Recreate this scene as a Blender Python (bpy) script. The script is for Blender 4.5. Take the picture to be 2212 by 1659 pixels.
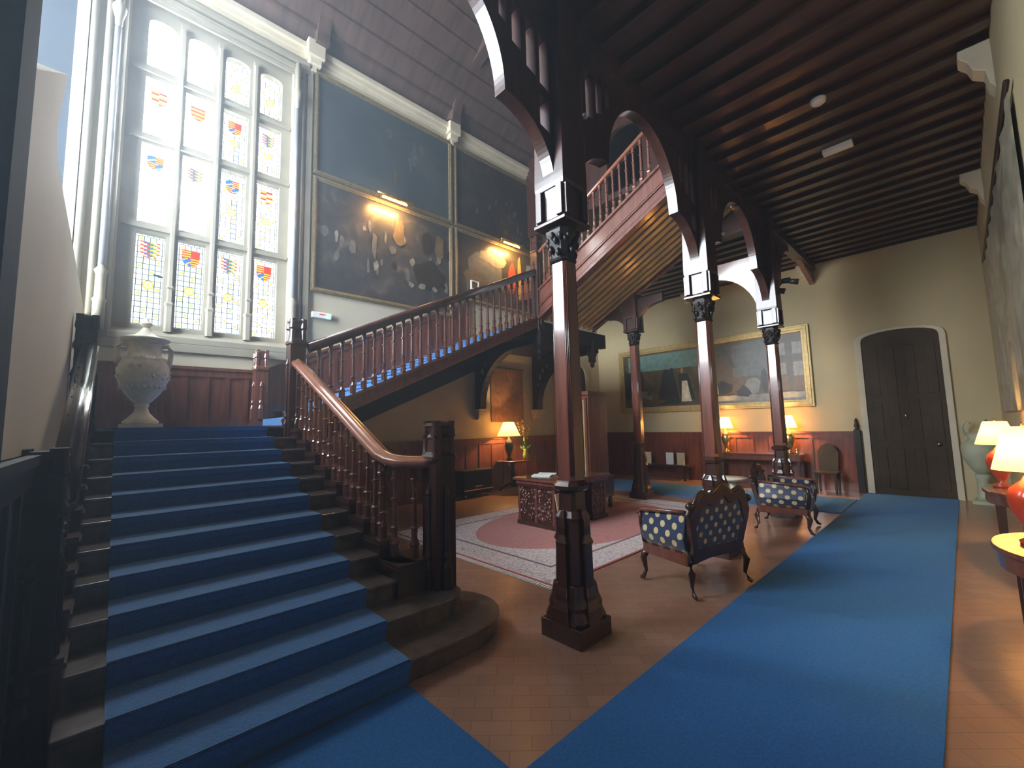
import bpy, math, random
from mathutils import Vector, Matrix
from mathutils.geometry import tessellate_polygon
random.seed(7)
for o in list(bpy.data.objects): bpy.data.objects.remove(o)
S = bpy.context.scene
COL = S.collection

# ---------------------------------------------------------------- camera
EYE = 1.68
R0 = (0.7259778, -0.6873313, -0.0230616)
R1 = (-0.0496352, -0.0858132, 0.9950741)
R2 = (0.6859246, 0.7212571, 0.0964143)
cam = bpy.data.cameras.new('camera'); cam.sensor_width = 36.0; cam.sensor_fit = 'HORIZONTAL'
cam.lens = 922.659 / 2212.0 * 36.0; cam.clip_start = 0.02; cam.clip_end = 200
co = bpy.data.objects.new('camera', cam); COL.objects.link(co)
co.matrix_world = Matrix(((R0[0], R1[0], -R2[0], 0), (R0[1], R1[1], -R2[1], 0), (R0[2], R1[2], -R2[2], EYE), (0, 0, 0, 1)))
S.camera = co
# ---------------------------------------------------------------- world, exposure
W = bpy.data.worlds.new('world'); S.world = W; W.use_nodes = True
W.node_tree.nodes['Background'].inputs[0].default_value = (0.55, 0.68, 0.85, 1)
W.node_tree.nodes['Background'].inputs[1].default_value = 0.25
# thin scattering volume added to imitate the bluish glare around the tall window
_v = W.node_tree.nodes.new('ShaderNodeVolumeScatter'); _v.inputs['Color'].default_value = (.70, .85, 1, 1)
_v.inputs['Density'].default_value = .012; _v.inputs['Anisotropy'].default_value = .55
W.node_tree.links.new(_v.outputs[0], W.node_tree.nodes['World Output'].inputs['Volume'])
S.view_settings.view_transform = 'Standard'; S.view_settings.look = 'None'
S.view_settings.gamma = 1; S.view_settings.use_curve_mapping = False
S.view_settings.exposure = 1.5
WINDOW_E = 11.0

def light(name, kind, loc, power, color, size=0.1, size_y=None, rot=None, spot=None):
    l = bpy.data.lights.new(name, kind); l.energy = power; l.color = color
    if kind == 'AREA':
        l.shape = 'RECTANGLE'; l.size = size; l.size_y = size_y or size
    else:
        l.shadow_soft_size = size
    if spot: l.spot_size = spot; l.spot_blend = 0.8
    o = bpy.data.objects.new(name, l); COL.objects.link(o); o.location = loc
    if rot: o.rotation_euler = rot
    return o

# ---------------------------------------------------------------- materials
def nt(name):
    m = bpy.data.materials.new(name); m.use_nodes = True
    return m, m.node_tree.nodes, m.node_tree.links
def mat(name, col, rough=0.5, var=0.15, scale=6.0, coat=0.0, metal=0.0, bump=0.0, spec=0.5, stretch=(1, 1, 1), sheen=0.0, detail=3.0):
    m, n, l = nt(name); b = n['Principled BSDF']
    b.inputs['Roughness'].default_value = rough; b.inputs['Metallic'].default_value = metal
    b.inputs['Coat Weight'].default_value = coat; b.inputs['Coat Roughness'].default_value = 0.12
    b.inputs['Specular IOR Level'].default_value = spec
    if sheen: b.inputs['Sheen Weight'].default_value = sheen; b.inputs['Sheen Tint'].default_value = (.50, .74, 1, 1)
    tc = n.new('ShaderNodeTexCoord'); mp = n.new('ShaderNodeMapping'); mp.inputs['Scale'].default_value = stretch
    no = n.new('ShaderNodeTexNoise'); no.inputs['Scale'].default_value = scale; no.inputs['Detail'].default_value = detail
    cr = n.new('ShaderNodeValToRGB')
    cr.color_ramp.elements[0].position = 0.3; cr.color_ramp.elements[1].position = 0.7
    cr.color_ramp.elements[0].color = tuple(c * (1 - var) for c in col) + (1,)
    cr.color_ramp.elements[1].color = tuple(min(1, c * (1 + var)) for c in col) + (1,)
    l.new(tc.outputs['Object'], mp.inputs[0]); l.new(mp.outputs[0], no.inputs[0]); l.new(no.outputs[0], cr.inputs[0])
    l.new(cr.outputs[0], b.inputs['Base Color'])
    if bump:
        bm = n.new('ShaderNodeBump'); bm.inputs['Strength'].default_value = bump; bm.inputs['Distance'].default_value = 0.01
        l.new(no.outputs[0], bm.inputs['Height']); l.new(bm.outputs[0], b.inputs['Normal'])
    return m
def emis(name, col, s):
    m, n, l = nt(name); n.remove(n['Principled BSDF'])
    e = n.new('ShaderNodeEmission'); e.inputs[0].default_value = (*col, 1); e.inputs[1].default_value = s
    l.new(e.outputs[0], n['Material Output'].inputs[0]); return m
def emis_mix(name, c1, c2, s, scale):
    m, n, l = nt(name); n.remove(n['Principled BSDF'])
    e = n.new('ShaderNodeEmission'); e.inputs[1].default_value = s
    tc = n.new('ShaderNodeTexCoord'); no = n.new('ShaderNodeTexNoise'); no.inputs['Scale'].default_value = scale
    cr = n.new('ShaderNodeValToRGB'); cr.color_ramp.elements[0].position = .4; cr.color_ramp.elements[1].position = .6
    cr.color_ramp.elements[0].color = (*c1, 1); cr.color_ramp.elements[1].color = (*c2, 1)
    l.new(tc.outputs['Object'], no.inputs[0]); l.new(no.outputs[0], cr.inputs[0]); l.new(cr.outputs[0], e.inputs[0])
    l.new(e.outputs[0], n['Material Output'].inputs[0]); return m
def dots(name, base, dot, ax, sp=0.135, r=0.023):
    m, n, l = nt(name); b = n['Principled BSDF']; b.inputs['Roughness'].default_value = 0.38
    b.inputs['Sheen Weight'].default_value = 0.3
    tc = n.new('ShaderNodeTexCoord'); sx = n.new('ShaderNodeSeparateXYZ'); l.new(tc.outputs['Object'], sx.inputs[0])
    def M(op, a, c=None):
        q = n.new('ShaderNodeMath'); q.operation = op
        for i, v in enumerate((a, c)):
            if v is None: continue
            if isinstance(v, (int, float)): q.inputs[i].default_value = v
            else: l.new(v, q.inputs[i])
        return q.outputs[0]
    res = []
    for off in (0.0, 0.5):
        d = []
        for a, s in ((ax[0], sp), (ax[1], sp * 1.0)):
            f = M('FRACT', M('ADD', M('DIVIDE', sx.outputs[a], s), 20 + off))
            f = M('MULTIPLY', M('SUBTRACT', f, 0.5), s); d.append(M('MULTIPLY', f, f))
        res.append(M('SQRT', M('ADD', d[0], d[1])))
    k = M('LESS_THAN', M('MINIMUM', res[0], res[1]), r)
    mx = n.new('ShaderNodeMix'); mx.data_type = 'RGBA'; l.new(k, mx.inputs[0])
    mx.inputs[6].default_value = (*base, 1); mx.inputs[7].default_value = (*dot, 1)
    l.new(mx.outputs[2], b.inputs['Base Color']); return m

WOOD = mat('dark_mahogany', (0.050, 0.018, 0.013), 0.30, .35, 3, coat=.35, stretch=(6, 6, .6))
WOODR = mat('red_mahogany', (0.150, 0.048, 0.032), 0.26, .3, 3, coat=1.0, stretch=(6, 6, .6))
RAILW = mat('polished_rail', (0.34, 0.13, 0.075), 0.26, .2, 5, coat=.9)
BLACKW = mat('black_oak', (0.018, 0.011, 0.009), 0.42, .3, 3, spec=.35)
DOORW = mat('dark_oak_door', (0.050, 0.032, 0.016), 0.6, .3, 3, spec=.25)
TREADW = mat('worn_tread_oak', (0.095, 0.072, 0.062), 0.28, .35, 9, coat=.5)
CEILW = mat('ceiling_boards', (0.050, 0.020, 0.010), 0.34, .35, 2, coat=.25, stretch=(6, .5, 1))
ROOFW = mat('roof_boards', (0.085, 0.050, 0.038), 0.5, .3, 2, stretch=(4, .5, 1))
LAMPLITW = mat('lamplit_slat', (0.66, 0.45, 0.16), 0.25, .3, 2, coat=.5, stretch=(8, .5, 1))  # yellow lamplight on the slats is put into this colour
PLASTER = mat('cream_plaster', (0.53, 0.44, 0.255), 0.75, .05, 1.2)
PLASTERW = mat('pale_plaster', (0.54, 0.49, 0.37), 0.75, .05, 1.2)
STONE = mat('cream_stone', (0.58, 0.52, 0.39), 0.65, .08, 3)
CARPET = mat('blue_carpet', (0.032, 0.140, 0.38), 0.9, .18, 60, bump=.5, sheen=1.0, spec=.2, detail=5)
URNM = mat('stone_urn', (0.70, 0.67, 0.55), 0.6, .12, 12, bump=.15)
URNG = mat('green_glazed_urn', (0.42, 0.46, 0.34), 0.45, .1, 6)
GILT = mat('gilt', (0.42, 0.31, 0.12), 0.45, .2, 12, metal=.35)
DGILT = mat('dull_gilt', (0.22, 0.17, 0.09), 0.5, .2, 12, metal=.3)
BRASS = mat('brass', (0.8, 0.55, 0.2), 0.25, .1, 10, metal=1)
WHITE = mat('white_plastic', (0.75, 0.75, 0.72), 0.4, .03, 5)
PAPER = mat('paper', (0.8, 0.8, 0.78), 0.7, .03, 5)
CREAMP = mat('cream_card', (0.65, 0.55, 0.35), 0.7, .05, 5)
REDCER = mat('red_ceramic', (0.45, 0.05, 0.02), 0.15, .15, 5, coat=.5)
BLKCER = mat('black_ceramic', (0.02, 0.015, 0.012), 0.15, .15, 5, coat=.8)
LEAD = mat('lead_came', (0.03, 0.035, 0.06), 0.6, .1, 5)
GLASS = mat('cabinet_glass', (0.10, 0.09, 0.06), 0.05, .1, 3, coat=1)
IRON = mat('black_metal', (0.015, 0.018, 0.014), 0.4, .1, 3)
GREENL = emis('green_indicator', (0.1, 1, 0.4), 3)
REDL = mat('red_print', (0.6, 0.03, 0.03), .5, .02)
LEAF = mat('leaves', (0.05, 0.16, 0.03), .5, .3, 20)
PETAL = mat('yellow_blossom', (0.75, 0.50, 0.08), .6, .2, 20)
VGLASS = mat('vase_glass', (0.35, 0.42, 0.12), .08, .2, 10, coat=1)
DARKP = mat('shade_coloured_plaster', (.035, .047, .062), .8, .06, 1)  # shade and bluish glare put into the colour of the left walls
RUNNER = mat('blue_runner', (0.034, 0.150, 0.40), 0.95, .18, 60, bump=.4, sheen=.12, spec=.15, detail=5)
BLACKG = mat('glossy_black_rail', (0.03, 0.022, 0.022), 0.16, .2, 3, coat=1.0)
MATTEO = mat('matte_dark_oak', (0.012, 0.010, 0.010), 0.9, .2, 3, spec=.1)
WSTONE = mat('window_stone', (0.31, 0.285, 0.22), 0.7, .08, 3)
DOTXZ = dots('dotted_fabric_back', (0.022, 0.035, 0.085), (0.55, 0.43, 0.20), (0, 2))
DOTYZ = dots('dotted_fabric_side', (0.022, 0.035, 0.085), (0.60, 0.48, 0.24), (1, 2), .15, .030)
DOTXY = dots('dotted_fabric_seat', (0.022, 0.035, 0.085), (0.55, 0.43, 0.20), (0, 1))

def floor_mat():
    m, n, l = nt('parquet'); b = n['Principled BSDF']
    b.inputs['Roughness'].default_value = .27; b.inputs['Coat Weight'].default_value = .3; b.inputs['Coat Roughness'].default_value = .18
    tc = n.new('ShaderNodeTexCoord'); mp = n.new('ShaderNodeMapping'); mp.inputs['Rotation'].default_value = (0, 0, .785)
    br = n.new('ShaderNodeTexBrick'); br.inputs['Scale'].default_value = 2.2; br.inputs['Mortar Size'].default_value = .006
    br.inputs['Color1'].default_value = (.40, .225, .165, 1); br.inputs['Color2'].default_value = (.34, .19, .14, 1)
    br.inputs['Mortar'].default_value = (.25, .135, .10, 1); br.inputs['Brick Width'].default_value = .5
    no = n.new('ShaderNodeTexNoise'); no.inputs['Scale'].default_value = 1.3; no.inputs['Detail'].default_value = 6
    mr = n.new('ShaderNodeMapRange'); mr.inputs[3].default_value = .26; mr.inputs[4].default_value = .40
    l.new(tc.outputs['Object'], mp.inputs[0]); l.new(mp.outputs[0], br.inputs[0]); l.new(tc.outputs['Object'], no.inputs[0])
    mx = n.new('ShaderNodeMix'); mx.data_type = 'RGBA'; mx.blend_type = 'MULTIPLY'; mx.inputs[0].default_value = .6
    cr = n.new('ShaderNodeValToRGB'); cr.color_ramp.elements[0].color = (.6, .55, .5, 1); cr.color_ramp.elements[1].color = (1.25, 1.2, 1.15, 1)
    l.new(no.outputs[0], cr.inputs[0]); l.new(br.outputs[0], mx.inputs[6]); l.new(cr.outputs[0], mx.inputs[7])
    l.new(mx.outputs[2], b.inputs['Base Color']); l.new(no.outputs[0], mr.inputs[0]); l.new(mr.outputs[0], b.inputs['Roughness'])
    return m
FLOORM = floor_mat()

def rug_mat():
    m, n, l = nt('persian_rug'); b = n['Principled BSDF']; b.inputs['Roughness'].default_value = .95; b.inputs['Specular IOR Level'].default_value = .1
    tc = n.new('ShaderNodeTexCoord'); sx = n.new('ShaderNodeSeparateXYZ'); l.new(tc.outputs['Object'], sx.inputs[0])
    def M(op, a, c=None):
        q = n.new('ShaderNodeMath'); q.operation = op
        for i, v in enumerate((a, c)):
            if v is None: continue
            if isinstance(v, (int, float)): q.inputs[i].default_value = v
            else: l.new(v, q.inputs[i])
        return q.outputs[0]
    ex = M('DIVIDE', sx.outputs[0], 2.05); ey = M('DIVIDE', sx.outputs[1], 1.30)
    no = n.new('ShaderNodeTexNoise'); no.inputs['Scale'].default_value = 9; l.new(tc.outputs['Object'], no.inputs[0])
    r = M('SQRT', M('ADD', M('MULTIPLY', ex, ex), M('MULTIPLY', ey, ey)))
    vo = n.new('ShaderNodeTexVoronoi'); vo.inputs['Scale'].default_value = 10; l.new(tc.outputs['Object'], vo.inputs[0])
    vf = n.new('ShaderNodeTexVoronoi'); vf.inputs['Scale'].default_value = 10; vf.feature = 'DISTANCE_TO_EDGE'; l.new(tc.outputs['Object'], vf.inputs[0])
    edge = M('LESS_THAN', vf.outputs['Distance'], .035); core = M('LESS_THAN', vo.outputs['Distance'], .22)
    def mix(f, a, c):
        q = n.new('ShaderNodeMix'); q.data_type = 'RGBA'; l.new(f, q.inputs[0])
        for i, v in ((6, a), (7, c)):
            if isinstance(v, tuple): q.inputs[i].default_value = (*v, 1)
            else: l.new(v, q.inputs[i])
        return q.outputs[2]
    field = mix(edge, (.72, .62, .60), (.46, .38, .40)); field = mix(core, field, (.52, .38, .37))
    red = mix(edge, (.56, .27, .25), (.50, .22, .20))
    body = mix(M('LESS_THAN', r, 1.0), field, red)
    ax = M('ABSOLUTE', sx.outputs[0]); ay = M('ABSOLUTE', sx.outputs[1])
    bd = M('MAXIMUM', M('GREATER_THAN', ax, 2.63 - .03), M('GREATER_THAN', ay, 1.72 - .035))
    b2 = M('MAXIMUM', M('GREATER_THAN', ax, 2.63 - .42), M('GREATER_THAN', ay, 1.72 - .42))
    b3 = M('MAXIMUM', M('GREATER_THAN', ax, 2.63 - .46), M('GREATER_THAN', ay, 1.72 - .46))
    body = mix(b3, body, (.20, .13, .15)); body = mix(b2, body, field); body = mix(bd, body, (.45, .12, .10))
    l.new(body, b.inputs['Base Color']); return m
RUGM = rug_mat()

# ---------------------------------------------------------------- mesh builder
class MB:
    def __init__(s): s.v = []; s.f = []; s.m = []; s.sm = []
    def add(s, vs, fs, mi=0, smooth=False):
        k = len(s.v); s.v += [tuple(p) for p in vs]
        for f in fs: s.f.append([k + i for i in f]); s.m.append(mi); s.sm.append(smooth)
        return s
    def box(s, a, b, mi=0):
        x0, y0, z0 = [min(p, q) for p, q in zip(a, b)]; x1, y1, z1 = [max(p, q) for p, q in zip(a, b)]
        return s.add([(x0, y0, z0), (x1, y0, z0), (x1, y1, z0), (x0, y1, z0), (x0, y0, z1), (x1, y0, z1), (x1, y1, z1), (x0, y1, z1)],
                     [(0, 3, 2, 1), (4, 5, 6, 7), (0, 1, 5, 4), (1, 2, 6, 5), (2, 3, 7, 6), (3, 0, 4, 7)], mi)
    def loft(s, rings, mi=0, smooth=False, close=True, cap=True):
        n = len(rings[0]); vs = [p for r in rings for p in r]; fs = []
        for i in range(len(rings) - 1):
            for j in range(n if close else n - 1):
                a = i * n + j; b = i * n + (j + 1) % n
                fs.append((a, b, b + n, a + n))
        if cap and close: fs.append(tuple(range(n))[::-1]); fs.append(tuple((len(rings) - 1) * n + j for j in range(n)))
        return s.add(vs, fs, mi, smooth)
    def sect(s, c, secs, n=8, mi=0, smooth=False, ch=.42, rot=None):
        """stack of square/octagonal sections: secs=[(z,half)], n=4 square, 8 chamfered"""
        R = []
        for q in secs:
            z, h = q[0], q[1]; cc = q[2] if len(q) > 2 else ch
            if n == 4: pts = [(-h, -h), (h, -h), (h, h), (-h, h)]
            else:
                k = h * (1 - cc); pts = [(-k, -h), (k, -h), (h, -k), (h, k), (k, h), (-k, h), (-h, k), (-h, -k)]
            R.append([(c[0] + x, c[1] + y, c[2] + z) for x, y in pts])
        return s.loft(R, mi, smooth)
    def lathe(s, c, prof, n=20, mi=0, smooth=True, sx=1, sy=1):
        R = [[(c[0] + r * sx * math.cos(2 * math.pi * j / n), c[1] + r * sy * math.sin(2 * math.pi * j / n), c[2] + z) for j in range(n)] for r, z in prof]
        return s.loft(R, mi, smooth)
    def tube(s, pts, rad, n=8, mi=0, smooth=True, flat=1.0):
        pts = [Vector(p) for p in pts]; R = []
        if not hasattr(rad, '__len__'): rad = [rad] * len(pts)
        for i, p in enumerate(pts):
            t = (pts[min(i + 1, len(pts) - 1)] - pts[max(i - 1, 0)]).normalized()
            up = Vector((0, 0, 1)) if abs(t.z) < .95 else Vector((0, 1, 0))
            a = t.cross(up).normalized(); b = a.cross(t)
            R.append([p + (a * math.cos(2 * math.pi * j / n) + b * flat * math.sin(2 * math.pi * j / n)) * rad[i] for j in range(n)])
        return s.loft(R, mi, smooth)
    def sweep(s, pts, prof, mi=0, smooth=True):
        pts = [Vector(p) for p in pts]; R = []
        for i, p in enumerate(pts):
            t = (pts[min(i + 1, len(pts) - 1)] - pts[max(i - 1, 0)]).normalized()
            a = t.cross(Vector((0, 0, 1))).normalized(); b = a.cross(t)
            R.append([p + a * u + b * w for u, w in prof])
        return s.loft(R, mi, smooth)
    def plate(s, outer, holes, fn, t0, t1, mi=0):
        """2D polygon with holes extruded; fn(u,w,t)->xyz"""
        loops = [outer] + holes; flat = [p for lp in loops for p in lp]
        tris = tessellate_polygon([[Vector((p[0], p[1], 0)) for p in lp] for lp in loops])
        n = len(flat); vs = [fn(u, w, t0) for u, w in flat] + [fn(u, w, t1) for u, w in flat]; fs = []
        for t in tris: fs.append(tuple(t)); fs.append(tuple(n + i for i in reversed(t)))
        k = 0
        for lp in loops:
            m = len(lp)
            for j in range(m):
                a, b = k + j, k + (j + 1) % m; fs.append((a, b, n + b, n + a))
            k += m
        return s.add(vs, fs, mi)
    def build(s, name, mats, parent=None, bevel=0.0, fixn=True, loc=None):
        me = bpy.data.meshes.new(name); me.from_pydata(s.v, [], s.f)
        if not isinstance(mats, (list, tuple)): mats = [mats]
        for m in mats: me.materials.append(m)
        for p, mi, sm in zip(me.polygons, s.m, s.sm): p.material_index = mi; p.use_smooth = sm
        if fixn:
            import bmesh
            b = bmesh.new(); b.from_mesh(me); bmesh.ops.recalc_face_normals(b, faces=b.faces); b.to_mesh(me); b.free()
        me.update()
        o = bpy.data.objects.new(name, me); COL.objects.link(o)
        if parent: o.parent = parent
        if loc: o.location = loc
        if bevel:
            md = o.modifiers.new('bevel', 'BEVEL'); md.width = bevel; md.segments = 2; md.limit_method = 'ANGLE'
        return o
def tag(o, label, cat, group=None, kind=None):
    o['label'] = label; o['category'] = cat
    if group: o['group'] = group
    if kind: o['kind'] = kind
    return o
def struct(mb, name, m, label=None, bevel=0):
    o = mb.build(name, m, bevel=bevel); o['kind'] = 'structure'
    if label: o['label'] = label
    return o
def thing(name, label, cat, loc=(0, 0, 0), rz=0, group=None):
    o = bpy.data.objects.new(name, None); COL.objects.link(o); o.location = loc; o.rotation_euler = (0, 0, rz)
    o.empty_display_size = .1
    return tag(o, label, cat, group)
def copy_tree(o, parent=None):
    c = o.copy(); COL.objects.link(c)
    if parent: c.parent = parent
    for ch in list(o.children): copy_tree(ch, c)
    return c
XZ = lambda Y: (lambda u, w, t: (u, Y + t, w))      # plate in plane Y
YZ = lambda X: (lambda u, w, t: (X + t, u, w))      # plate in plane X
def rect(a, b, c, d): return [(a, b), (c, b), (c, d), (a, d)]
def archpoly(x0, x1, z0, zs, rise, n=12):
    p = [(x0, z0), (x1, z0)]; cx = (x0 + x1) / 2; w = (x1 - x0) / 2
    for i in range(n + 1):
        t = math.pi * i / n; p.append((cx + w * math.cos(t), zs + rise * math.sin(t) ** .7))
    return p

# ================================================================ ROOM SHELL
XB, YW, YR, XL, ZT = 12.42, 8.65, -0.50, -4.0, 9.6
struct(MB().box((XL, YR, -.1), (XB, YW + .4, 0)), 'floor', FLOORM)
win_hole = rect(-.02, 3.22, 2.40, 8.95); door_hole = archpoly(10.15, 11.55, 0, 3.3, .55)
struct(MB().plate(rect(-.62, 0, XB, ZT + .1), [win_hole], XZ(YW), 0, .35), 'wall_back', PLASTERW)
struct(MB().box((XL, YW, 0), (-.62, YW + .35, ZT + .1)), 'wall_back_left', DARKP)  # continues the window wall, with shade put into its colour
bdoor = archpoly(.22, 1.48, 0, 3.36, .2)
struct(MB().plate(rect(YR, 0, YW + .35, ZT + .1), [], YZ(XB), 0, .3), 'wall_right', PLASTER)
struct(MB().box((3.0, YR - .3, 0), (XB + .3, YR, ZT)), 'wall_front', PLASTER)
struct(MB().box((XL, YR - .3, 0), (3.0, YR, ZT)), 'wall_front_left', DARKP)  # unseen stretch coloured dark to cut bounce light on the stair risers
# the far left end wall, with two daylight windows out of frame
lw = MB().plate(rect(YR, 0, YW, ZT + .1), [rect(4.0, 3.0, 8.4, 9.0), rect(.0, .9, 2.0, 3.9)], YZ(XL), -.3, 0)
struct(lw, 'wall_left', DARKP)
WINS = emis('daylight_glass', (0.80, 0.90, 1.0), WINDOW_E * 1.4); WINT = emis('shaded_daylight_glass', (0.80, 0.88, 1.0), WINDOW_E * .06)
for k, (a, b, c, d) in enumerate(((4.0, 3.0, 8.4, 9.0), (.0, .9, 2.0, 3.9))):
    g = MB()
    n_ = 4 if k == 0 else 2
    for i in range(n_ + 1):
        y = a + (c - a) * i / n_; g.box((XL - .2, y - .05, b), (XL - .06, y + .05, d))
    for i in range(4):
        z = b + (d - b) * i / 3; g.box((XL - .2, a, z - .05), (XL - .06, c, z + .05))
    w = struct(g, 'window_%d' % (k + 2), STONE)
    MB().box((XL - .16, a, b), (XL - .14, c, d)).build('pane', WINS if k == 0 else WINT, w)
# low cream wall on the left of the stair and its pier
struct(MB().plate([(2.4, 0), (8.65, 0), (8.65, 3.42), (6.0, 3.42), (4.6, 3.40), (3.78, 3.40), (3.62, 3.55), (3.90, 3.98), (3.92, 4.08), (2.74, 3.33), (2.4, 3.12)], [], YZ(-.30), -.3, 0), 'wall_stair', PLASTERW)
struct(MB().box((-.62, 2.10, 0), (-.27, 2.42, 5.5)), 'trim_1', MATTEO)
# gallery ceiling (L shaped) with joists
c = MB()
c.box((XL, YR, 5.5), (XB, 2.36, 5.85)); c.box((8.66, 2.36, 5.5), (XB, YW, 5.85))
x = XL + .2
while x < XB:
    top = 2.2 if x < 8.8 else YW
    c.box((x, YR, 5.44), (x + .14, top, 5.5)); x += .36
struct(c, 'ceiling', CEILW)
# pitched boarded roof over the stair hall
r = MB()
def rf(y): return 9.55 + (YW - y) * .78 if y > 4.5 else 9.55 + (YW - 4.5) * .78 + (y - 4.5) * .5
r.add([(XL, YW + .1, 9.5), (XB, YW + .1, 9.5), (XB, 4.2, 13.0), (XL, 4.2, 13.0), (XL, YR, 9.5), (XB, YR, 9.5)], [(0, 1, 2, 3), (3, 2, 5, 4)])
y = YW - .3
while y > 4.3:
    z = 9.5 + (YW + .1 - y) * .787
    r.box((XL, y - .035, z - .06), (XB, y + .035, z + .02)); y -= .35
struct(r, 'ceiling_roof', ROOFW)
r = MB()
r.add([(XB + .01, YR, 9.4), (XB + .01, YW, 9.4), (XB + .01, 4.2, 13.2)], [(0, 1, 2)])
r.add([(XL, YR, 9.4), (XL, YW, 9.4), (XL, 4.2, 13.2)], [(0, 1, 2)])
struct(r, 'wall_gables', ROOFW)
for X in (2.83, 6.15, 9.6):        # arched roof braces springing from the wall corbels
    pts = [(YW - .02, 9.55), (YW - .02, 9.75)]
    for i in range(9):
        t = i / 8 * math.pi / 2
        pts.append((YW - .1 - 1.9 * (1 - math.cos(t)), 9.75 + 1.35 * math.sin(t)))
    low = [(YW - .35 - 1.8 * (1 - math.cos(i / 8 * math.pi / 2)), 9.5 + 1.15 * math.sin(i / 8 * math.pi / 2)) for i in range(8, -1, -1)]
    b = tag(MB().plate(pts + low, [], YZ(X), -.12, .12).build('roof_brace', ROOFW),
            {2.83: 'curved brown roof brace rising from the cornice block beside the stained glass window', 6.15: 'curved brown roof brace rising from the cornice block between the large dark paintings', 9.6: 'curved brown roof brace at the far end of the pale cornice'}[X], 'brace')
# cornice and cornice blocks
c = MB()
for z0, z1, d in ((9.20, 9.27, .05), (9.27, 9.38, .10), (9.38, 9.50, .16)): c.box((-.62, YW - d, z0), (XB, YW, z1))
for X in (2.75, 6.2, 9.6):
    c.box((X - .17, YW - .24, 9.24), (X + .17, YW, 9.58)); c.box((X - .12, YW - .18, 9.10), (X + .12, YW, 9.24)); c.box((X - .05, YW - .1, 9.0), (X + .05, YW, 9.10))
struct(c, 'trim_2', STONE, bevel=.012)
# ---------------------------------------------------------------- great window
cols = [(.20, .57), (.73, 1.11), (1.28, 1.67), (1.84, 2.23)]
rows = [(7.76, 8.62), (6.57, 7.55), (5.07, 6.40), (3.40, 4.90)]
holes = []
for x0, x1 in cols:
    for i, (z0, z1) in enumerate(rows):
        holes.append(archpoly(x0, x1, z0, z1 - .12, .12, 10) if i == 0 else rect(x0, z0, x1, z1))
t = MB().plate(rect(-.02, 3.22, 2.40, 8.95), holes, XZ(8.78), 0, .22)
for x in (.65, 1.195, 1.755):           # mullion shafts in front
    t.box((x - .035, 8.70, 3.4), (x + .035, 8.80, 8.7))
    t.sect((x, 8.71, 0), [(3.30, .055), (3.72, .055), (3.76, .07), (3.80, .04), (4.0, .035), (4.03, .06), (4.07, .035), (8.6, .033)], 8)
for z in (4.985, 6.485, 7.655): t.box((.02, 8.72, z - .035), (2.38, 8.80, z + .035))
win = struct(t, 'window_1', WSTONE)
GW = emis('white_daylight_glass', (0.90, 0.96, 1.0), WINDOW_E * 1.6); GN = emis('hazy_daylight_glass', (0.92, 0.97, 1.0), WINDOW_E * .35)
GC = emis('clear_leaded_glass', (0.80, 0.93, 1.0), 1.25)
GA = emis_mix('aqua_leaded_glass', (0.60, 0.92, 0.90), (0.62, 0.86, 0.60), 0.85, 2.5)
GB = emis('blue_leaded_glass', (0.52, 0.68, 1.0), 0.9)
GP = emis('pink_leaded_glass', (1.0, 0.80, 0.76), 1.2)
GY = emis('yellow_flower_glass', (1.0, 0.60, 0.10), 0.75)
SR = emis('shield_red_glass', (0.50, 0.03, 0.01), 0.8); SB = emis('shield_blue_glass', (0.02, 0.12, 0.45), 0.8)
SY = emis('shield_gold_glass', (1.0, 0.50, 0.04), 0.7); SG = emis('shield_green_glass', (.12, .30, .08), .7); SW = emis('shield_white_glass', (1, 1, 1), 1)
LEADE = mat('lead_lines', (0.04, 0.05, 0.09), .6, .1)
GM = [GW, GC, GA, GB, GP, GY, SR, SB, SY, SG, SW, LEADE, GN]
def shield(mb, cx, cz, w, kind, Y):
    h = w * 1.15
    def half(u, v):     # v 0 top..1 bottom -> half width
        return w / 2 * (1.0 if v < .5 else math.sqrt(max(0, 1 - ((v - .5) / .5) ** 1.8)))
    rows_ = 14
    for i in range(rows_):
        v0, v1 = i / rows_, (i + 1) / rows_
        z0, z1 = cz + h / 2 - v0 * h, cz + h / 2 - v1 * h
        a0, a1 = half(0, v0), half(0, v1)
        nseg = 6
        for j in range(nseg):
            s0, s1 = -1 + 2 * j / nseg, -1 + 2 * (j + 1) / nseg
            left = j < nseg / 2; up = i < 7
            if kind == 0: mi = 8 if (i // 2) % 2 else 6
            elif kind == 1: mi = (7 if (i + j) % 5 else 10) if left == up else (8 if (i // 1) % 2 else 6)
            elif kind == 2: mi = [6, 8, 7, 10, 9][(i * 3 + j * 7 + (i // 3)) % 5]
            elif kind == 3: mi = (8 if i % 2 else 6) if (left == up) else ([7, 8][int((i + j) % 4 == 0)] if left else 6)
            else: mi = [8, 6, 10][(i // 2 + (j // 3)) % 3]
            mb.add([(cx + a0 * s0, Y, z0), (cx + a0 * s1, Y, z0), (cx + a1 * s1, Y, z1), (cx + a1 * s0, Y, z1)], [(0, 1, 2, 3)], mi)
def disc(mb, cx, cz, r, Y, mi, n=12):
    mb.add([(cx + r * math.cos(2 * math.pi * k / n), Y, cz + r * math.sin(2 * math.pi * k / n)) for k in range(n)], [tuple(range(n))], mi)
kinds = {(1, 0): 4, (1, 1): 0, (1, 2): 3, (1, 3): 2, (2, 0): 1, (2, 1): 2, (2, 2): 1, (2, 3): 4, (3, 0): 2, (3, 1): 3, (3, 2): 2, (3, 3): 3}
YG = 8.90
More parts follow.
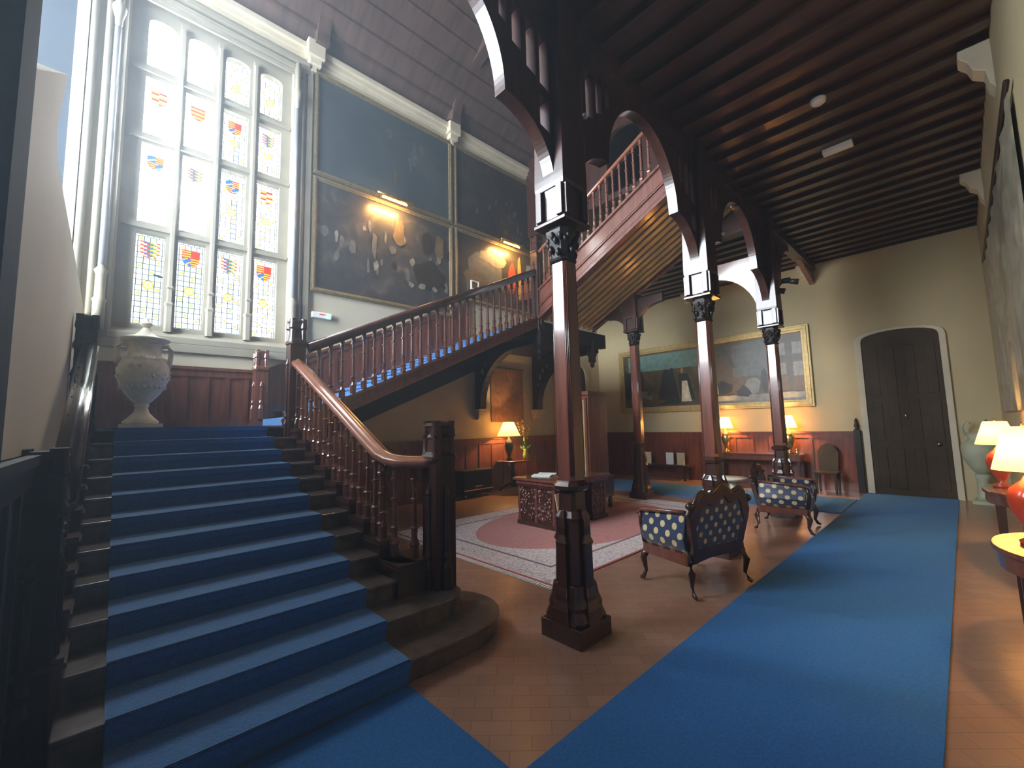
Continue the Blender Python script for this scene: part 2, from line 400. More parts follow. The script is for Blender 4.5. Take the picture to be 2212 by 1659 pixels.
for ci, (x0, x1) in enumerate(cols):
    for ri, (z0, z1) in enumerate(rows):
        g = MB(); g.box((x0 - .01, YG, z0 - .01), (x1 + .01, YG + .02, z1 + .01), 11)
        blown = (ci < 2 and ri < 3)
        e = .030; gap = .0050 if not blown else .0012
        nr = max(6, round((z1 - z0 - 2 * e) / .088)); cw = (x1 - x0 - 2 * e) / 4; ch = (z1 - z0 - 2 * e) / nr
        def cell(a, b, c_, d, mi): g.add([(a + gap, YG - .002, b + gap), (c_ - gap, YG - .002, b + gap), (c_ - gap, YG - .002, d - gap), (a + gap, YG - .002, d - gap)], [(0, 1, 2, 3)], mi)
        for k in range(nr):
            za, zb = z0 + e + k * ch, z0 + e + (k + 1) * ch
            low = (zb - rows[3][0]) / (8.6 - 3.4)
            def pick():
                if ri == 3: return random.choice([1, 2, 2, 2] if ci < 2 else [1, 1, 4, 12])
                if blown: return 0 if not (ri == 2 and k < 3) else 2
                if ci == 2: return random.choice([12, 1, 12])
                return random.choice([1, 12, 4])
            cell(x0, za, x0 + e, zb, 0 if blown else (1 if ci < 3 else 4)); cell(x1 - e, za, x1, zb, 0 if blown else 1)
            for q in range(4):
                mi = pick()
                if ci == 2 and q == 2 and k < nr * .6 and ri > 0: mi = 3
                cell(x0 + e + q * cw, za, x0 + e + (q + 1) * cw, zb, mi)
                if not blown and (q + 2 * k) % 5 == 0: disc(g, x0 + e + (q + .5) * cw, (za + zb) / 2, .026, YG - .004, 5, 8)
        for k in range(5):
            a = x0 + (x1 - x0) * k / 5; b = x0 + (x1 - x0) * (k + 1) / 5
            for zz in (z0, z1 - e): cell(a, zz, b, zz + e, 0 if blown else 1)
        if ri > 0:
            cx = (x0 + x1) / 2; shield(g, cx, z1 - .25, .215 if ri < 3 else .25, kinds[(ri, ci)], YG - .006)
        if not blown:
            cx = (x0 + x1) / 2; cz = z0 + (z1 - z0) * (.45 if ri else .4)
            disc(g, cx, cz, .075, YG - .0055, 11, 16); disc(g, cx, cz, .070, YG - .006, 5, 16); disc(g, cx, cz, .045, YG - .007, 1, 10); disc(g, cx, cz, .028, YG - .008, 5, 10)
        g.build('stained_glass_pane', GM, win, fixn=False)
        for p in ():
            pass
# pointing: panes face the room
lk = MB().box((.50, 8.87, 4.22), (.56, 8.885, 4.25)).box((.44, 8.86, 4.24), (.52, 8.875, 4.26)).build('window_latch', IRON, win)
# sill, splayed jambs, colonettes
s = MB()
s.add([(-.12, 8.60, 3.22), (2.52, 8.60, 3.22), (2.52, 8.80, 3.34), (-.12, 8.80, 3.34), (-.12, 8.60, 3.12), (2.52, 8.60, 3.12), (2.52, 8.80, 3.12), (-.12, 8.80, 3.12)],
      [(0, 1, 2, 3), (4, 7, 6, 5), (0, 4, 5, 1), (1, 5, 6, 2), (2, 6, 7, 3), (3, 7, 4, 0)])
s.box((-.12, 8.60, 2.98), (2.55, 8.66, 3.12))
for o_ in win, : pass
sill = s.build('window_sill', WSTONE, win, bevel=.008)
j = MB()
for (x, y, rr) in ((-.10, 8.62, .05), (-.26, 8.60, .045), (-.42, 8.60, .05), (2.44, 8.62, .045), (2.585, 8.60, .03)):
    j.lathe((x, y, 0), [(rr, 3.12), (rr, 8.95)], 10)
j.box((-.58, 8.58, 3.12), (-.48, 8.66, 9.2)); j.box((2.64, 8.58, 1.9), (2.74, 8.66, 9.2))
for z0, z1, d in ((8.78, 8.84, .04), (8.88, 8.96, .08), (9.02, 9.1, .12)): j.box((-.5, YW - d, z0), (2.66, YW, z1))
j.build('window_surround', WSTONE, win)
GREYSH = mat('grey_marble_shaft', (.30, .31, .33), .3, .15, 4)
for x in (2.44, -.16):
    q = MB(); q.lathe((x, 8.52, 0), [(.07, 3.22), (.07, 3.6), (.085, 3.64), (.06, 3.68), (.06, 4.02), (.08, 4.08), (.04, 4.14), (.035, 8.0), (.045, 8.02), (.05, 8.12), (.085, 8.26), (.09, 8.32), (.05, 8.4), (.05, 8.95)], 12)
    cl = q.build('colonette', WSTONE, win)
    MB().lathe((x, 8.52, 0), [(.042, 4.16), (.042, 7.98)], 12).build('shaft', GREYSH, cl)
# ---------------------------------------------------------------- doors
d = MB(); d.plate(archpoly(.12, 1.60, 0, 3.36, .26), [bdoor], YZ(XB - .07), 0, .069)
ds = struct(d, 'door_1', STONE, bevel=.01)
d = MB().plate(bdoor, [], YZ(XB - .035), 0, .03)
for y0 in (.30, .62, .94, 1.22):
    for z0, z1 in ((.15, 1.0), (1.15, 2.0), (2.15, 3.2)):
        d.box((XB - .05, y0, z0), (XB - .03, y0 + .16, z1))
dl = d.build('door_leaf', DOORW, ds, bevel=.006)
MB().lathe((0, 0, 0), [(.02, -.03), (.035, 0), (.02, .03)], 10).build('door_knob', BRASS, dl, loc=(XB - .08, .40, 1.1))
MB().tube([(XB - .06, .85, 1.75), (XB - .08, .85, 1.70), (XB - .06, .85, 1.62)], .015).build('door_knocker', BRASS, dl)
d = MB(); d.plate(archpoly(9.98, 11.72, 0, 3.2, .62), [archpoly(10.12, 11.58, 0, 3.15, .52)], XZ(YW - .08), 0, .079)
ds = struct(d, 'door_2', STONE, bevel=.01)
d = MB().plate(archpoly(10.12, 11.58, 0, 3.15, .52), [], XZ(YW - .03), 0, .02)
for x0 in (10.3, 10.95):
    for z0, z1 in ((.2, 1.3), (1.5, 3.0)): d.box((x0, YW - .045, z0), (x0 + .45, YW - .03, z1))
d.build('door_leaf', DOORW, ds)
# ---------------------------------------------------------------- wainscot
def wains(name, p0, p1, z0, z1, out, m=WOODR, pan=.42, m2=None):
    """panelled dado along a wall between p0 and p1 (xy); z may rise: z=(a,b)"""
    p0 = Vector((*p0, 0)); p1 = Vector((*p1, 0)); L = (p1 - p0).length; d_ = (p1 - p0) / L; o_ = Vector((*out, 0))
    za = z0 if isinstance(z0, tuple) else (z0, z0); zb = z1 if isinstance(z1, tuple) else (z1, z1)
    mb = MB()
    def blk(a, b, lo, hi, t, tt=0):      # lo/hi are functions of length
        q = []
        for tv in (tt, t):
            for s_, f in ((a, lo), (b, lo), (b, hi), (a, hi)):
                p = p0 + d_ * s_ + o_ * tv; q.append((p.x, p.y, f(s_)))
        mb.add(q, [(0, 1, 2, 3), (7, 6, 5, 4), (0, 4, 5, 1), (1, 5, 6, 2), (2, 6, 7, 3), (3, 7, 4, 0)])
    lo = lambda s_: za[0] + (za[1] - za[0]) * s_ / L
    hi = lambda s_: zb[0] + (zb[1] - zb[0]) * s_ / L
    blk(0, L, lo, hi, .02)
    blk(0, L, lambda s_: hi(s_) - .05, hi, .07); blk(0, L, lambda s_: hi(s_) - .16, lambda s_: hi(s_) - .05, .045)
    blk(0, L, lo, lambda s_: lo(s_) + .14, .045)
    n_ = max(1, round(L / pan)); w = L / n_
    for i in range(n_ + 1):
        a = max(0, i * w - .035); b = min(L, i * w + .035); blk(a, b, lambda s_: lo(s_) + .14, lambda s_: hi(s_) - .16, .04)
    return mb
struct(wains('a', (1.97, YW), (9.95, YW), 0, 1.37, (0, -1)), 'trim_3', WOODR)
struct(wains('a', (11.75, YW), (XB, YW), 0, 1.37, (0, -1)), 'trim_4', WOODR)
struct(wains('l', (-.30, 3.32), (-.30, 2.0), 0, 1.585, (1, 0), pan=.34), 'trim_15', BLACKW)
struct(wains('b', (XB, 1.74), (XB, YW), 0, 1.37, (-1, 0)), 'trim_5', WOODR)
pf = MB().box((XB - .12, 1.64, 0), (XB, 1.76, 1.40)); pf.lathe((XB - .06, 1.70, 1.40), [(.05, 0), (.03, .03), (.05, .09), (.03, .15), (.035, .2), (.005, .27)], 10)
struct(pf, 'trim_6', BLACKW)
struct(wains('c', (-.25, YW), (2.05, YW), 1.74, 2.76, (0, -1), pan=.30), 'trim_7', WOODR)
struct(wains('d', (2.05, YW), (6.75, YW), (1.74 + .05, 3.9), (2.80, 4.95), (0, -1), pan=.32), 'trim_8', WOODR)
# dark string of the stair carried down the wall below
s = MB(); s.plate([(1.98, 1.02), (7.0, 3.16), (7.0, 3.95), (1.98, 1.75)], [], XZ(YW - .10), 0, .10)
struct(s, 'trim_9', BLACKW)
# small corbels under the gallery ceiling
c = MB()
for X in (6.35, 9.65):
    c.plate([(YR, 5.44), (-.27, 5.44), (-.27, 5.36), (-.33, 5.28), (-.36, 5.18), (-.44, 5.12), (-.46, 4.98), (YR, 4.9)], [], YZ(X), -.11, .11)
struct(c, 'trim_10', STONE, bevel=.01)
c = MB()
for Y in (2.42, 5.35):
    for k, (dd, z0, z1) in enumerate(((.22, 5.36, 5.44), (.16, 5.28, 5.36), (.10, 5.18, 5.28))): c.box((XB - dd, Y - .14 + .02 * k, z0), (XB, Y + .14 - .02 * k, z1))
struct(c, 'trim_11', STONE, bevel=.01)
# dark oak screen on the upper gallery, with an arched opening
struct(MB().plate(rect(2.36, 7.3, 8.65, 11.0), [archpoly(4.75, 5.75, 7.45, 8.6, .5)], YZ(9.0), 0, .1), 'wall_screen', WOOD)

# ================================================================ STAIR
NY = lambda i: 2.655 + .33 * (i - 1)
stair = thing('staircase', 'broad dark wooden staircase climbing from the hall to the landing under the window', 'staircase', (0, 0, 0))
def curtail(z0, z1, yf, xr, ycen, rr, xl=-.12):
    """plan outline of a step with rounded right end"""
    pts = [(xl, yf), (xr, yf)]
    for i in range(1, 12):
        a = -math.pi / 2 + math.pi * i / 12; pts.append((xr + rr * math.cos(a), yf + rr + rr * math.sin(a)))
    pts += [(xr, yf + 2 * rr), (xl, yf + 2 * rr)]
    return pts
FLAT = lambda u, w, t: (u, w, t)
for i in range(1, 13):
    y0 = NY(i); y1 = NY(i + 1) + .05 if i < 12 else y0 + .25; z = .145 * i
    mb = MB()
    if i == 1:
        mb.plate(curtail(0, z, 2.675, 2.12, 0, .45), [], FLAT, 0, z - .03); mb.plate(curtail(0, z, 2.655, 2.12, 0, .475), [], FLAT, z - .03, z)
    elif i == 2:
        mb.plate(curtail(0, z, 3.005, 2.10, 0, .19), [], FLAT, 0, z - .03); mb.plate(curtail(0, z, 2.985, 2.10, 0, .215), [], FLAT, z - .03, z)
    else:
        mb.box((-.12, y0 + .022, 0), (1.82, y1, z - .03)); mb.box((-.13, y0, z - .03), (1.84, y1, z))
    mb.build('step', TREADW, stair, bevel=.006)
# closed carcass below the landing
MB().box((-.28, 6.55, 0), (1.95, 8.62, 1.60)).box((-.28, NY(12) + .02, 1.4), (1.95, 8.62, 1.739)).build('landing', BLACKW, stair)
# kerbs that carry the balusters
for side, (xa, xb) in (('r', (1.80, 1.97)), ('l', (-.30, -.10))):
    k = MB()
    for i in range(3, 13):
        y0 = NY(i) - .02; z = .145 * i
        k.box((xa, y0, 0 if i > 3 else .0), (xb, y0 + .345, z + .06)); k.box((xa - .015, y0 - .015, z + .06), (xb + .015, y0 + .345, z + .085)); k.box((xa - .005, y0 - .005, z + .085), (xb + .005, y0 + .345, z + .11))
    if side == 'r':
        for rr, z0, z1 in ((.20, .0, .46), (.22, .46, .49), (.20, .49, .52), (.185, .52, .545)):
            pts = [(1.80 - (rr - .2), 3.7)] + [(2.0 + (rr) * math.cos(a), 3.50 + (rr) * math.sin(a)) for a in [math.pi + math.pi * .5 * q / 8 for q in range(9)]] + [(2.2, 3.50 - rr), (2.2, 3.7)]
            k.plate(pts, [], FLAT, z0, z1)
    k.build('baluster_kerb', WOOD, stair)
# carpet over the steps
c = MB()
for i in range(1, 13):
    y0 = NY(i); z = .145 * i; y1 = NY(i + 1)
    c.box((.068, y0 - .012, z), (1.54, y1 + (.02 if i < 12 else -.2), z + .012)); c.box((.068, y0 - .012, z - .045), (1.54, y0 + .008, z + .012)); c.box((.068, y0 + .010, z - .145), (1.54, y0 + .02, z - .02))
tag(c.build('stair_carpet', CARPET, bevel=.006), 'blue carpet runner laid down the middle of the broad stair', 'carpet')
tag(MB().box((-.12, NY(12) + .13, 1.74), (1.95, 8.60, 1.752)).build('landing_carpet', CARPET), 'blue carpet covering the landing around the stone urn', 'carpet')
# rails and balusters
RAILP = [(-.07, -.03), (-.05, -.05), (.05, -.05), (.07, -.03), (.072, .0), (.058, .022), (.046, .012), (.030, .034), (0, .044), (-.030, .034), (-.046, .012), (-.058, .022), (-.072, .0)]
def bal_mesh(h, base=.030):
    s_ = base
    m = MB(); m.sect((0, 0, 0), [(0, s_), (.10, s_), (.115, s_ * 1.15), (.13, s_ * .95), (.17, s_ * .62), (.24, s_ * .72), (.255, s_ * 1.05), (.27, s_ * .6), (.30, s_ * .62), (h * .62, s_ * .50), (h * .63, s_ * .85), (h * .65, s_ * .85), (h * .66, s_ * .45), (h * .84, s_ * .50), (h * .85, s_ * .95), (h * .87, s_ * .95), (h * .88, s_ * .7), (h + .05, s_ * .7)], 8, ch=.35)
    return m
def add_bals(root, pos, mesh_h, m, base=.030):
    first = None
    for (x, y, z, h) in pos:
        if first is None: first = bal_mesh(mesh_h, base).build('baluster', m, root); o = first
        else: o = first.copy(); COL.objects.link(o)
        o.parent = root; o.location = (x, y, z); o.scale = (1, 1, h / mesh_h)
railz = lambda y: 1.375 + .473 * (y - 3.6)
br = thing('balustrade', 'dark balustrade on the right of the broad stair with a glossy red-brown handrail', 'balustrade')
path = [(1.87, 6.2, railz(6.2)), (1.87, 5.0, railz(5.0)), (1.87, 4.1, railz(4.1)), (1.87, 3.88, railz(3.88)), (1.875, 3.75, 1.445), (1.90, 3.64, 1.405), (1.95, 3.54, 1.385), (2.02, 3.45, 1.378), (2.10, 3.40, 1.375), (2.18, 3.36, 1.375)]
MB().sweep(path, [(a * 1.15, b * 1.15) for a, b in RAILP]).build('handrail', RAILW, br)
pos = []
for i in range(4, 12):
    for q in (.08, .245):
        y = NY(i) + q; z = .145 * i + .11; pos.append((1.885, y, z, railz(y) - .04 - z))
pos += [(1.87, 3.74, .545, .84), (1.92, 3.58, .545, .79), (2.03, 3.43, .545, .78)]
add_bals(br, pos, .78, WOODR, .034)
bl = thing('balustrade', 'near-black balustrade on the left of the broad stair against the pale wall', 'balustrade')
MB().sweep([(-.16, 6.2, railz(6.2)), (-.16, 3.45, railz(3.45))], RAILP).build('handrail', BLACKG, bl)
pos = []
for i in range(4, 12):
    for q in (.08, .245):
        y = NY(i) + q; z = .145 * i + .11; pos.append((-.19, y, z, railz(y) - .04 - z))
add_bals(bl, pos, .78, BLACKW, .034)

def newel(name, label, x, y, z0, z1, h=.11, m=WOODR, rz=0, group=None, cap_h=.34, drop=0):
    t_ = thing(name, label, 'newel post', (x, y, z0), rz, group); H = z1 - z0
    b = MB(); b.sect((0, 0, 0), [(0, h * 1.15), (.10, h * 1.15), (.13, h), (H - cap_h - .12, h), (H - cap_h, h)], 4)
    for sx, sy in ((1, 0), (-1, 0), (0, 1), (0, -1)):      # buttress shafts on the faces
        b.sect((sx * h, sy * h, 0), [(.13, h * .42), (.32, h * .42), (.38, h * .25), (.42, h * .34), (.46, h * .24), (H - cap_h - .30, h * .22), (H - cap_h - .28, h * .32), (H - cap_h - .25, h * .2), (H - cap_h - .20, h * .05)], 8)
    b.build('post', m, t_, bevel=.005)
    c_ = MB()
    c_.sect((0, 0, H - cap_h), [(0, h * 1.2), (.04, h * 1.2), (.08, h * .98), (cap_h * .55, h * .86), (cap_h * .62, h * 1.0), (cap_h * .70, h * .85), (cap_h - .04, h * .95), (cap_h - .03, h * 1.08), (cap_h, h * 1.0)], 8, ch=.3)
    for sx, sy in ((1, 1), (-1, 1), (1, -1), (-1, -1)):
        c_.sect((sx * h * .7, sy * h * .7, H - cap_h), [(.02, h * .5), (.08, h * .34), (cap_h * .6, h * .30), (cap_h * .66, h * .42), (cap_h - .04, h * .34), (cap_h + .015, h * .36)], 8)
    c_.build('cap', m, t_)
    return t_
newel('newel_post', 'tall carved newel post at the foot of the stair, on the curved bottom step', 2.21, 3.31, .145, 1.72, .105, WOOD, 0)
newel('newel_post', 'carved newel post at the head of the broad stair where the handrails meet', 1.87, 6.30, 1.45, 3.20, .10, WOOD)
newel('newel_post', 'near-black newel post beside the urn at the left end of the landing', -.19, 6.32, 1.45, 2.93, .085, BLACKW)
newel('newel_post', 'short newel post against the panelling where the second flight starts', 1.93, 8.44, 1.75, 3.08, .10, WOODR)
newel('newel_post', 'black newel post at the foot of the stair on the left edge', -.24, 3.38, 0, 1.60, .10, BLACKW)
LEFTDADO = 1

# ---------------------------------------------------------------- second flight
f2 = thing('staircase', 'second stair flight rising along the wall below the big dark paintings', 'staircase')
for i in range(1, 16):
    x0 = 1.97 + .33 * (i - 1); z = 1.74 + .145 * i
    x1 = x0 + .35 if i < 15 else x0 + .3
    MB().box((x0 + .02, 6.30, z - .15), (x0 + .04, 8.56, z - .03)).box((x0, 6.30, z - .03), (x1, 8.56, z)).build('step', TREADW, f2)
s = MB(); s.plate([(1.97, 1.66), (6.78, 3.83), (6.78, 4.06), (1.97, 1.89)], [], XZ(6.20), 0, .10)
for o0, w_, d_ in ((.0, .04, .035), (.05, .03, .02), (.19, .04, .03)):
    s.plate([(1.97, 1.66 + o0), (6.78, 3.83 + o0), (6.78, 3.83 + o0 + w_), (1.97, 1.66 + o0 + w_)], [], XZ(6.20 - d_), 0, d_ + .001)
s.build('outer_string', WOODR, f2)
MB().add([(1.97, 6.3, 1.72), (6.78, 6.3, 3.88), (6.78, 8.6, 3.60), (1.97, 8.6, 1.44)], [(0, 1, 2, 3)]).build('soffit', BLACKW, f2)
c = MB()
for i in range(1, 16):
    x0 = 1.97 + .33 * (i - 1); z = 1.74 + .145 * i
    c.box((x0 - .012, 6.48, z), (x0 + .34, 8.3, z + .012)); c.box((x0 - .012, 6.48, z - .15), (x0, 8.3, z + .012))
tag(c.build('stair_carpet', CARPET), 'blue carpet on the second stair flight, glimpsed between the balusters', 'carpet')
b2 = thing('balustrade', 'dark wooden balustrade of the second flight below the large paintings', 'balustrade')
r2z = lambda x: 1.94 + .469 * x
BP = [(-.055, -.10), (.055, -.10), (.06, -.03), (.072, -.01), (.07, .02), (.04, .04), (-.04, .04), (-.07, .02), (-.072, -.01), (-.06, -.03)]
MB().sweep([(2.0, 6.25, r2z(2.0) - .02), (6.68, 6.25, r2z(6.68) - .02)], BP).build('handrail', WOOD, b2)
pos = []; x = 2.16
while x < 6.66:
    z = .452 * x + 1.005; pos.append((x, 6.25, z, r2z(x) - .10 - z)); x += .1667
add_bals(b2, pos, .90, WOODR, .036)
newel('newel_post', 'tall newel post at the turn between the second and third stair flights', 6.78, 6.25, 3.72, 5.82, .095, WOOD)

# ---------------------------------------------------------------- quarter landing
q = thing('quarter_landing', 'dark timber quarter landing on curved brackets above the reading lamp', 'landing')
MB().box((6.70, 6.32, 3.66), (9.15, 8.60, 3.90)).box((6.66, 6.16, 3.58), (9.2, 6.32, 3.92)).build('platform', BLACKW, q)
def wall_bracket(X):
    """bracket in plane X from the wall out to the beam, pierced"""
    out = [(8.62, 2.12), (8.62, 3.66), (6.4, 3.66), (6.4, 3.50)]
    for i in range(13):
        t_ = math.pi / 2 * i / 12; out.append((7.15 + 1.27 * math.sin(t_), 3.48 - 1.25 * (1 - math.cos(t_)) ** .9 * 1.0))
    out.append((8.42, 2.12))
    holes_ = [rect(8.36, 2.98, 8.46, 3.24), rect(8.16, 3.22, 8.32, 3.40), [(8.40, 2.72), (8.46, 2.72), (8.46, 2.9), (8.40, 2.9)]]
    mb = MB().plate(out, [], YZ(X), -.10, .10)
    return mb
for X in (6.98, 9.12): wall_bracket(X).build('bracket', BLACKW, q)
CARV = mat('pale_carving', (.34, .30, .2), .5, .2, 12)
for X in (6.98, 9.12):
    cv = MB()
    for (y, z, s_) in ((8.30, 3.05, .10), (8.18, 3.22, .075), (8.02, 3.33, .06), (8.36, 2.84, .05)):
        cv.lathe((X - .11, y, z), [(0.001, -s_), (s_ * .35, -s_ * .5), (s_ * .5, 0), (s_ * .35, s_ * .5), (.001, s_)], 8, sx=.3)
    cv.build('carving', CARV, q)
for (X, Y) in ((8.72, 6.25), (6.78, 6.25)):
    MB().sect((X, Y, 0), [(3.06, .015), (3.10, .05), (3.16, .045), (3.22, .085), (3.30, .075), (3.42, .115), (3.62, .12), (3.75, .12)], 8).build('pendant', BLACKW, q)
for X in (6.98, 9.12):
    c = MB(); c.box((X - .17, 8.40, 2.04), (X + .17, YW, 2.12)); c.box((X - .14, 8.44, 1.96), (X + .14, YW, 2.04)); c.box((X - .10, 8.5, 1.84), (X + .10, YW, 1.96))
    struct(c, 'trim_%d' % (12 if X < 8 else 13), STONE, bevel=.01)

# ---------------------------------------------------------------- third flight
f3 = thing('staircase', 'third stair flight climbing to the gallery with a slatted underside coloured lamplit gold', 'staircase')
st3 = lambda y: 3.915 + .52 * (6.22 - y)         # tread line
yb = 2.40
for i in range(1, 13):
    y1 = 6.2 - .31 * (i - 1); z = 4.06 + .1625 * i
    MB().box((6.84, y1 - .33, z - .03), (8.66, y1, z)).box((6.84, y1 - .03, z - .15), (8.66, y1 - .01, z - .03)).build('step', TREADW, f3)
bot = lambda y: 3.89 + .505 * (6.31 - y)
top3 = lambda y: bot(y) + .66
for X in (6.74, 8.68):
    s = MB(); s.plate([(6.2, bot(6.2)), (yb, bot(yb)), (yb, top3(yb)), (6.2, top3(6.2))], [], YZ(X), 0, .09)
    if X < 7:
        for o0, w_, d_ in ((0, .05, .05), (.07, .025, .03), (.11, .025, .02), (.27, .03, .03), (.32, .02, .02), (.62, .05, .04)):
            s.plate([(6.2, bot(6.2) + o0), (yb, bot(yb) + o0), (yb, bot(yb) + o0 + w_), (6.2, bot(6.2) + o0 + w_)], [], YZ(X - d_), 0, d_ + .001)
    s.build('outer_string' if X < 7 else 'inner_string', WOODR, f3)
SOF = mat('shadow_board', (.012, .007, .004), .6, .2)  # near-black colour deepens the shade in the gaps between slats
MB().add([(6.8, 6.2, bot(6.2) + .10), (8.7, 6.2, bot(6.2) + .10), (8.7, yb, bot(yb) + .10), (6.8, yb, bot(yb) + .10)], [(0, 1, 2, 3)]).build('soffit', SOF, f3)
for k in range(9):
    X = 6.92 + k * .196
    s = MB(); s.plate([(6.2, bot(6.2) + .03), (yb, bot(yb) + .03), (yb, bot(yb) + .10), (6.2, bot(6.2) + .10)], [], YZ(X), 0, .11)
    s.build('soffit_slat', LAMPLITW, f3, bevel=.006)
b3 = thing('balustrade', 'balustrade of the steep third flight with a thin red-brown handrail', 'balustrade')
r3 = lambda y: 5.50 + .53 * (6.17 - y)
MB().sweep([(6.78, 6.15, r3(6.15) - .02), (6.78, 3.42, r3(3.42) - .02)], [(a * .8, b * .9) for a, b in RAILP]).build('handrail', RAILW, b3)
pos = []; y = 6.02
while y > 3.35:
    pos.append((6.78, y, top3(y), r3(y) - .03 - top3(y))); y -= .15
add_bals(b3, pos, .85, WOODR, .034)

# ================================================================ COLUMNS AND ARCADE
def column(label, x, y, ped=True, capz=3.09, grp='clustered hall columns'):
    t_ = thing('column', label, 'column', (x, y, 0), 0, grp)
    b = MB()
    b.sect((0, 0, 0), [(0, .20), (.14, .20)], 4)
    b.sect((0, 0, 0), [(.14, .185), (.17, .19), (.24, .165), (.27, .17), (.33, .15), (.42, .135)], 8, ch=.22)
    b.build('plinth', WOOD, t_, bevel=.006)
    p_ = MB()
    p_.sect((0, 0, 0), [(.42, .125), (.90, .115), (.93, .12), (.98, .09), (1.15, .088)], 8, ch=.3)
    for sx, sy in ((1, 0), (-1, 0), (0, 1), (0, -1)):
        dx, dy = sx * .115, sy * .115
        p_.sect((dx, dy, 0), [(.14, .085), (.24, .08), (.30, .055), (.34, .06), (.40, .045), (.72, .042), (.74, .052), (.80, .030), (.86, .036), (.93, .030), (.99, .012)], 4)
    p_.build('pedestal', WOOD, t_, bevel=.004)
    m_ = MB(); m_.sect((0, 0, 0), [(1.13, .088), (1.15, .125), (1.18, .13), (1.21, .105), (1.23, .085)], 8, ch=.45); m_.build('collar', WOOD, t_)
    s_ = MB(); s_.sect((0, 0, 0), [(1.22, .094), (capz, .083)], 8, ch=.34)
    for k in (-1, 0, 1):          # flutes on the chamfered corners: thin reeds
        for sx, sy in ((-1, -1), (1, -1), (1, 1), (-1, 1)):
            c0 = Vector((sx, sy, 0)).normalized(); tt = Vector((-c0.y, c0.x, 0))
            pp = c0 * .112 + tt * k * .014; pq = c0 * .099 + tt * k * .012
            s_.tube([(pp.x, pp.y, 1.26), (pq.x, pq.y, capz - .04)], .0055, 5)
    s_.build('shaft', WOODR, t_)
    c_ = MB(); c_.sect((0, 0, 0), [(capz - .03, .082), (capz - .01, .10), (capz + .02, .082), (capz + .10, .095), (capz + .22, .125), (capz + .25, .13), (capz + .255, .10), (capz + .29, .10)], 8, ch=.4)
    rnd = random.Random(3)
    for k in range(26):             # carved leaves
        a = k * 2.4; z = capz + .05 + .17 * rnd.random(); r_ = .10 + .03 * (z - capz) / .2
        c_.lathe((r_ * math.cos(a), r_ * math.sin(a), z), [(.001, -.045), (.018, -.02), (.024, .005), (.012, .03), (.001, .04)], 6)
    c_.build('capital', BLACKW, t_)
    z0 = capz + .29
    u = MB(); u.sect((0, 0, 0), [(z0, .175), (z0 + .03, .175), (z0 + .05, .15)], 4)
    u.sect((0, 0, 0), [(z0 + .05, .135), (5.44, .135)], 4)
    for sx, sy in ((1, 0), (-1, 0), (0, 1), (0, -1)):        # framing that leaves recessed panels
        for k in (-1, 1):
            cx_, cy_ = sx * .145 + (k * .115 if sx == 0 else 0), sy * .145 + (k * .115 if sy == 0 else 0)
            u.box((cx_ - .032, cy_ - .032, z0 + .05), (cx_ + .032, cy_ + .032, z0 + .32))
    u.sect((0, 0, 0), [(z0 + .32, .16), (z0 + .36, .165), (z0 + .42, .165), (4.6, .15), (5.44, .15)], 4)
    u.build('upper_post', WOOD, t_, bevel=.004)
    return t_
XC = [2.83, 5.75, 8.73]; YC = 2.29
column('nearest clustered wooden column, right of the stair foot', XC[0], YC)
column('second clustered wooden column, behind the spotted armchair', XC[1], YC, capz=3.02)
column('clustered wooden column in front of the right end of the gilt-framed landscape', XC[2], YC, capz=3.05)
column('farthest clustered wooden column, past the tall bureau cabinet', 8.73, 5.07, capz=3.45)
def halfarch(sgn, cx, sp=1.46, zt=5.5, cus=True, k=1.0):
    pts = [(cx + sgn * .13, zt), (cx + sgn * .13, 3.62)]
    for i in range(25):
        t_ = math.pi / 2 * i / 24; pts.append((cx + sgn * (.15 + .56 * k * (1 - math.cos(t_))), 3.70 + .58 * math.sin(t_)))
    x1 = .15 + .56 * k
    for i in range(1, 31):
        t_ = math.pi / 2 * i / 30; pts.append((cx + sgn * (x1 + (sp - x1) * (1 - math.cos(t_))), 4.28 + .87 * math.sin(t_)))
    pts.append((cx + sgn * sp, zt))
    return pts
def slots(sgn, cx):
    H = []
    for d0, d1, z0, z1 in ((.19, .30, 4.54, 5.04), (.35, .46, 4.60, 5.08), (.52, .62, 4.72, 5.12), (.19, .31, 4.16, 4.46), (.68, .76, 4.86, 5.14)):
        H.append([(cx + sgn * d0, z0), (cx + sgn * d1, z0 + .03), (cx + sgn * d1, z1), (cx + sgn * d0, z1)])
    return H
for k, (cx, sides) in enumerate(((XC[0], (-1, 1)), (XC[1], (-1, 1)), (XC[2], (-1, 1)))):
    for sg in sides:
        nm = ('nearest column', 'second column', 'third column')[k]
        lb = 'cusped arch spandrel pierced with slots, %s of the %s' % ('left' if sg < 0 else 'right', nm)
        a = tag(MB().plate(halfarch(sg, cx), slots(sg, cx), XZ(YC), -.06, .06).build('arch_spandrel', WOOD, bevel=.006), lb, 'arch', 'arcade spandrels above the hall columns')
def brace(sgn, cy, z0=3.72, w=.85, h=.80, zt=4.75):
    pts = [(cy + sgn * .12, zt), (cy + sgn * .12, z0)]
    for i in range(11):
        t_ = math.pi / 2 * i / 10; pts.append((cy + sgn * (.14 + w * (1 - math.cos(t_))), z0 + h * math.sin(t_)))
    return pts + [(cy + sgn * (.14 + w), zt)]
tag(MB().plate(brace(1, YC, 3.50, .8, .95, 4.75), [], YZ(8.73), -.06, .06).build('arch_brace', WOODR, bevel=.006), 'curved brace behind the third column, reaching back under the stair beam', 'arch')
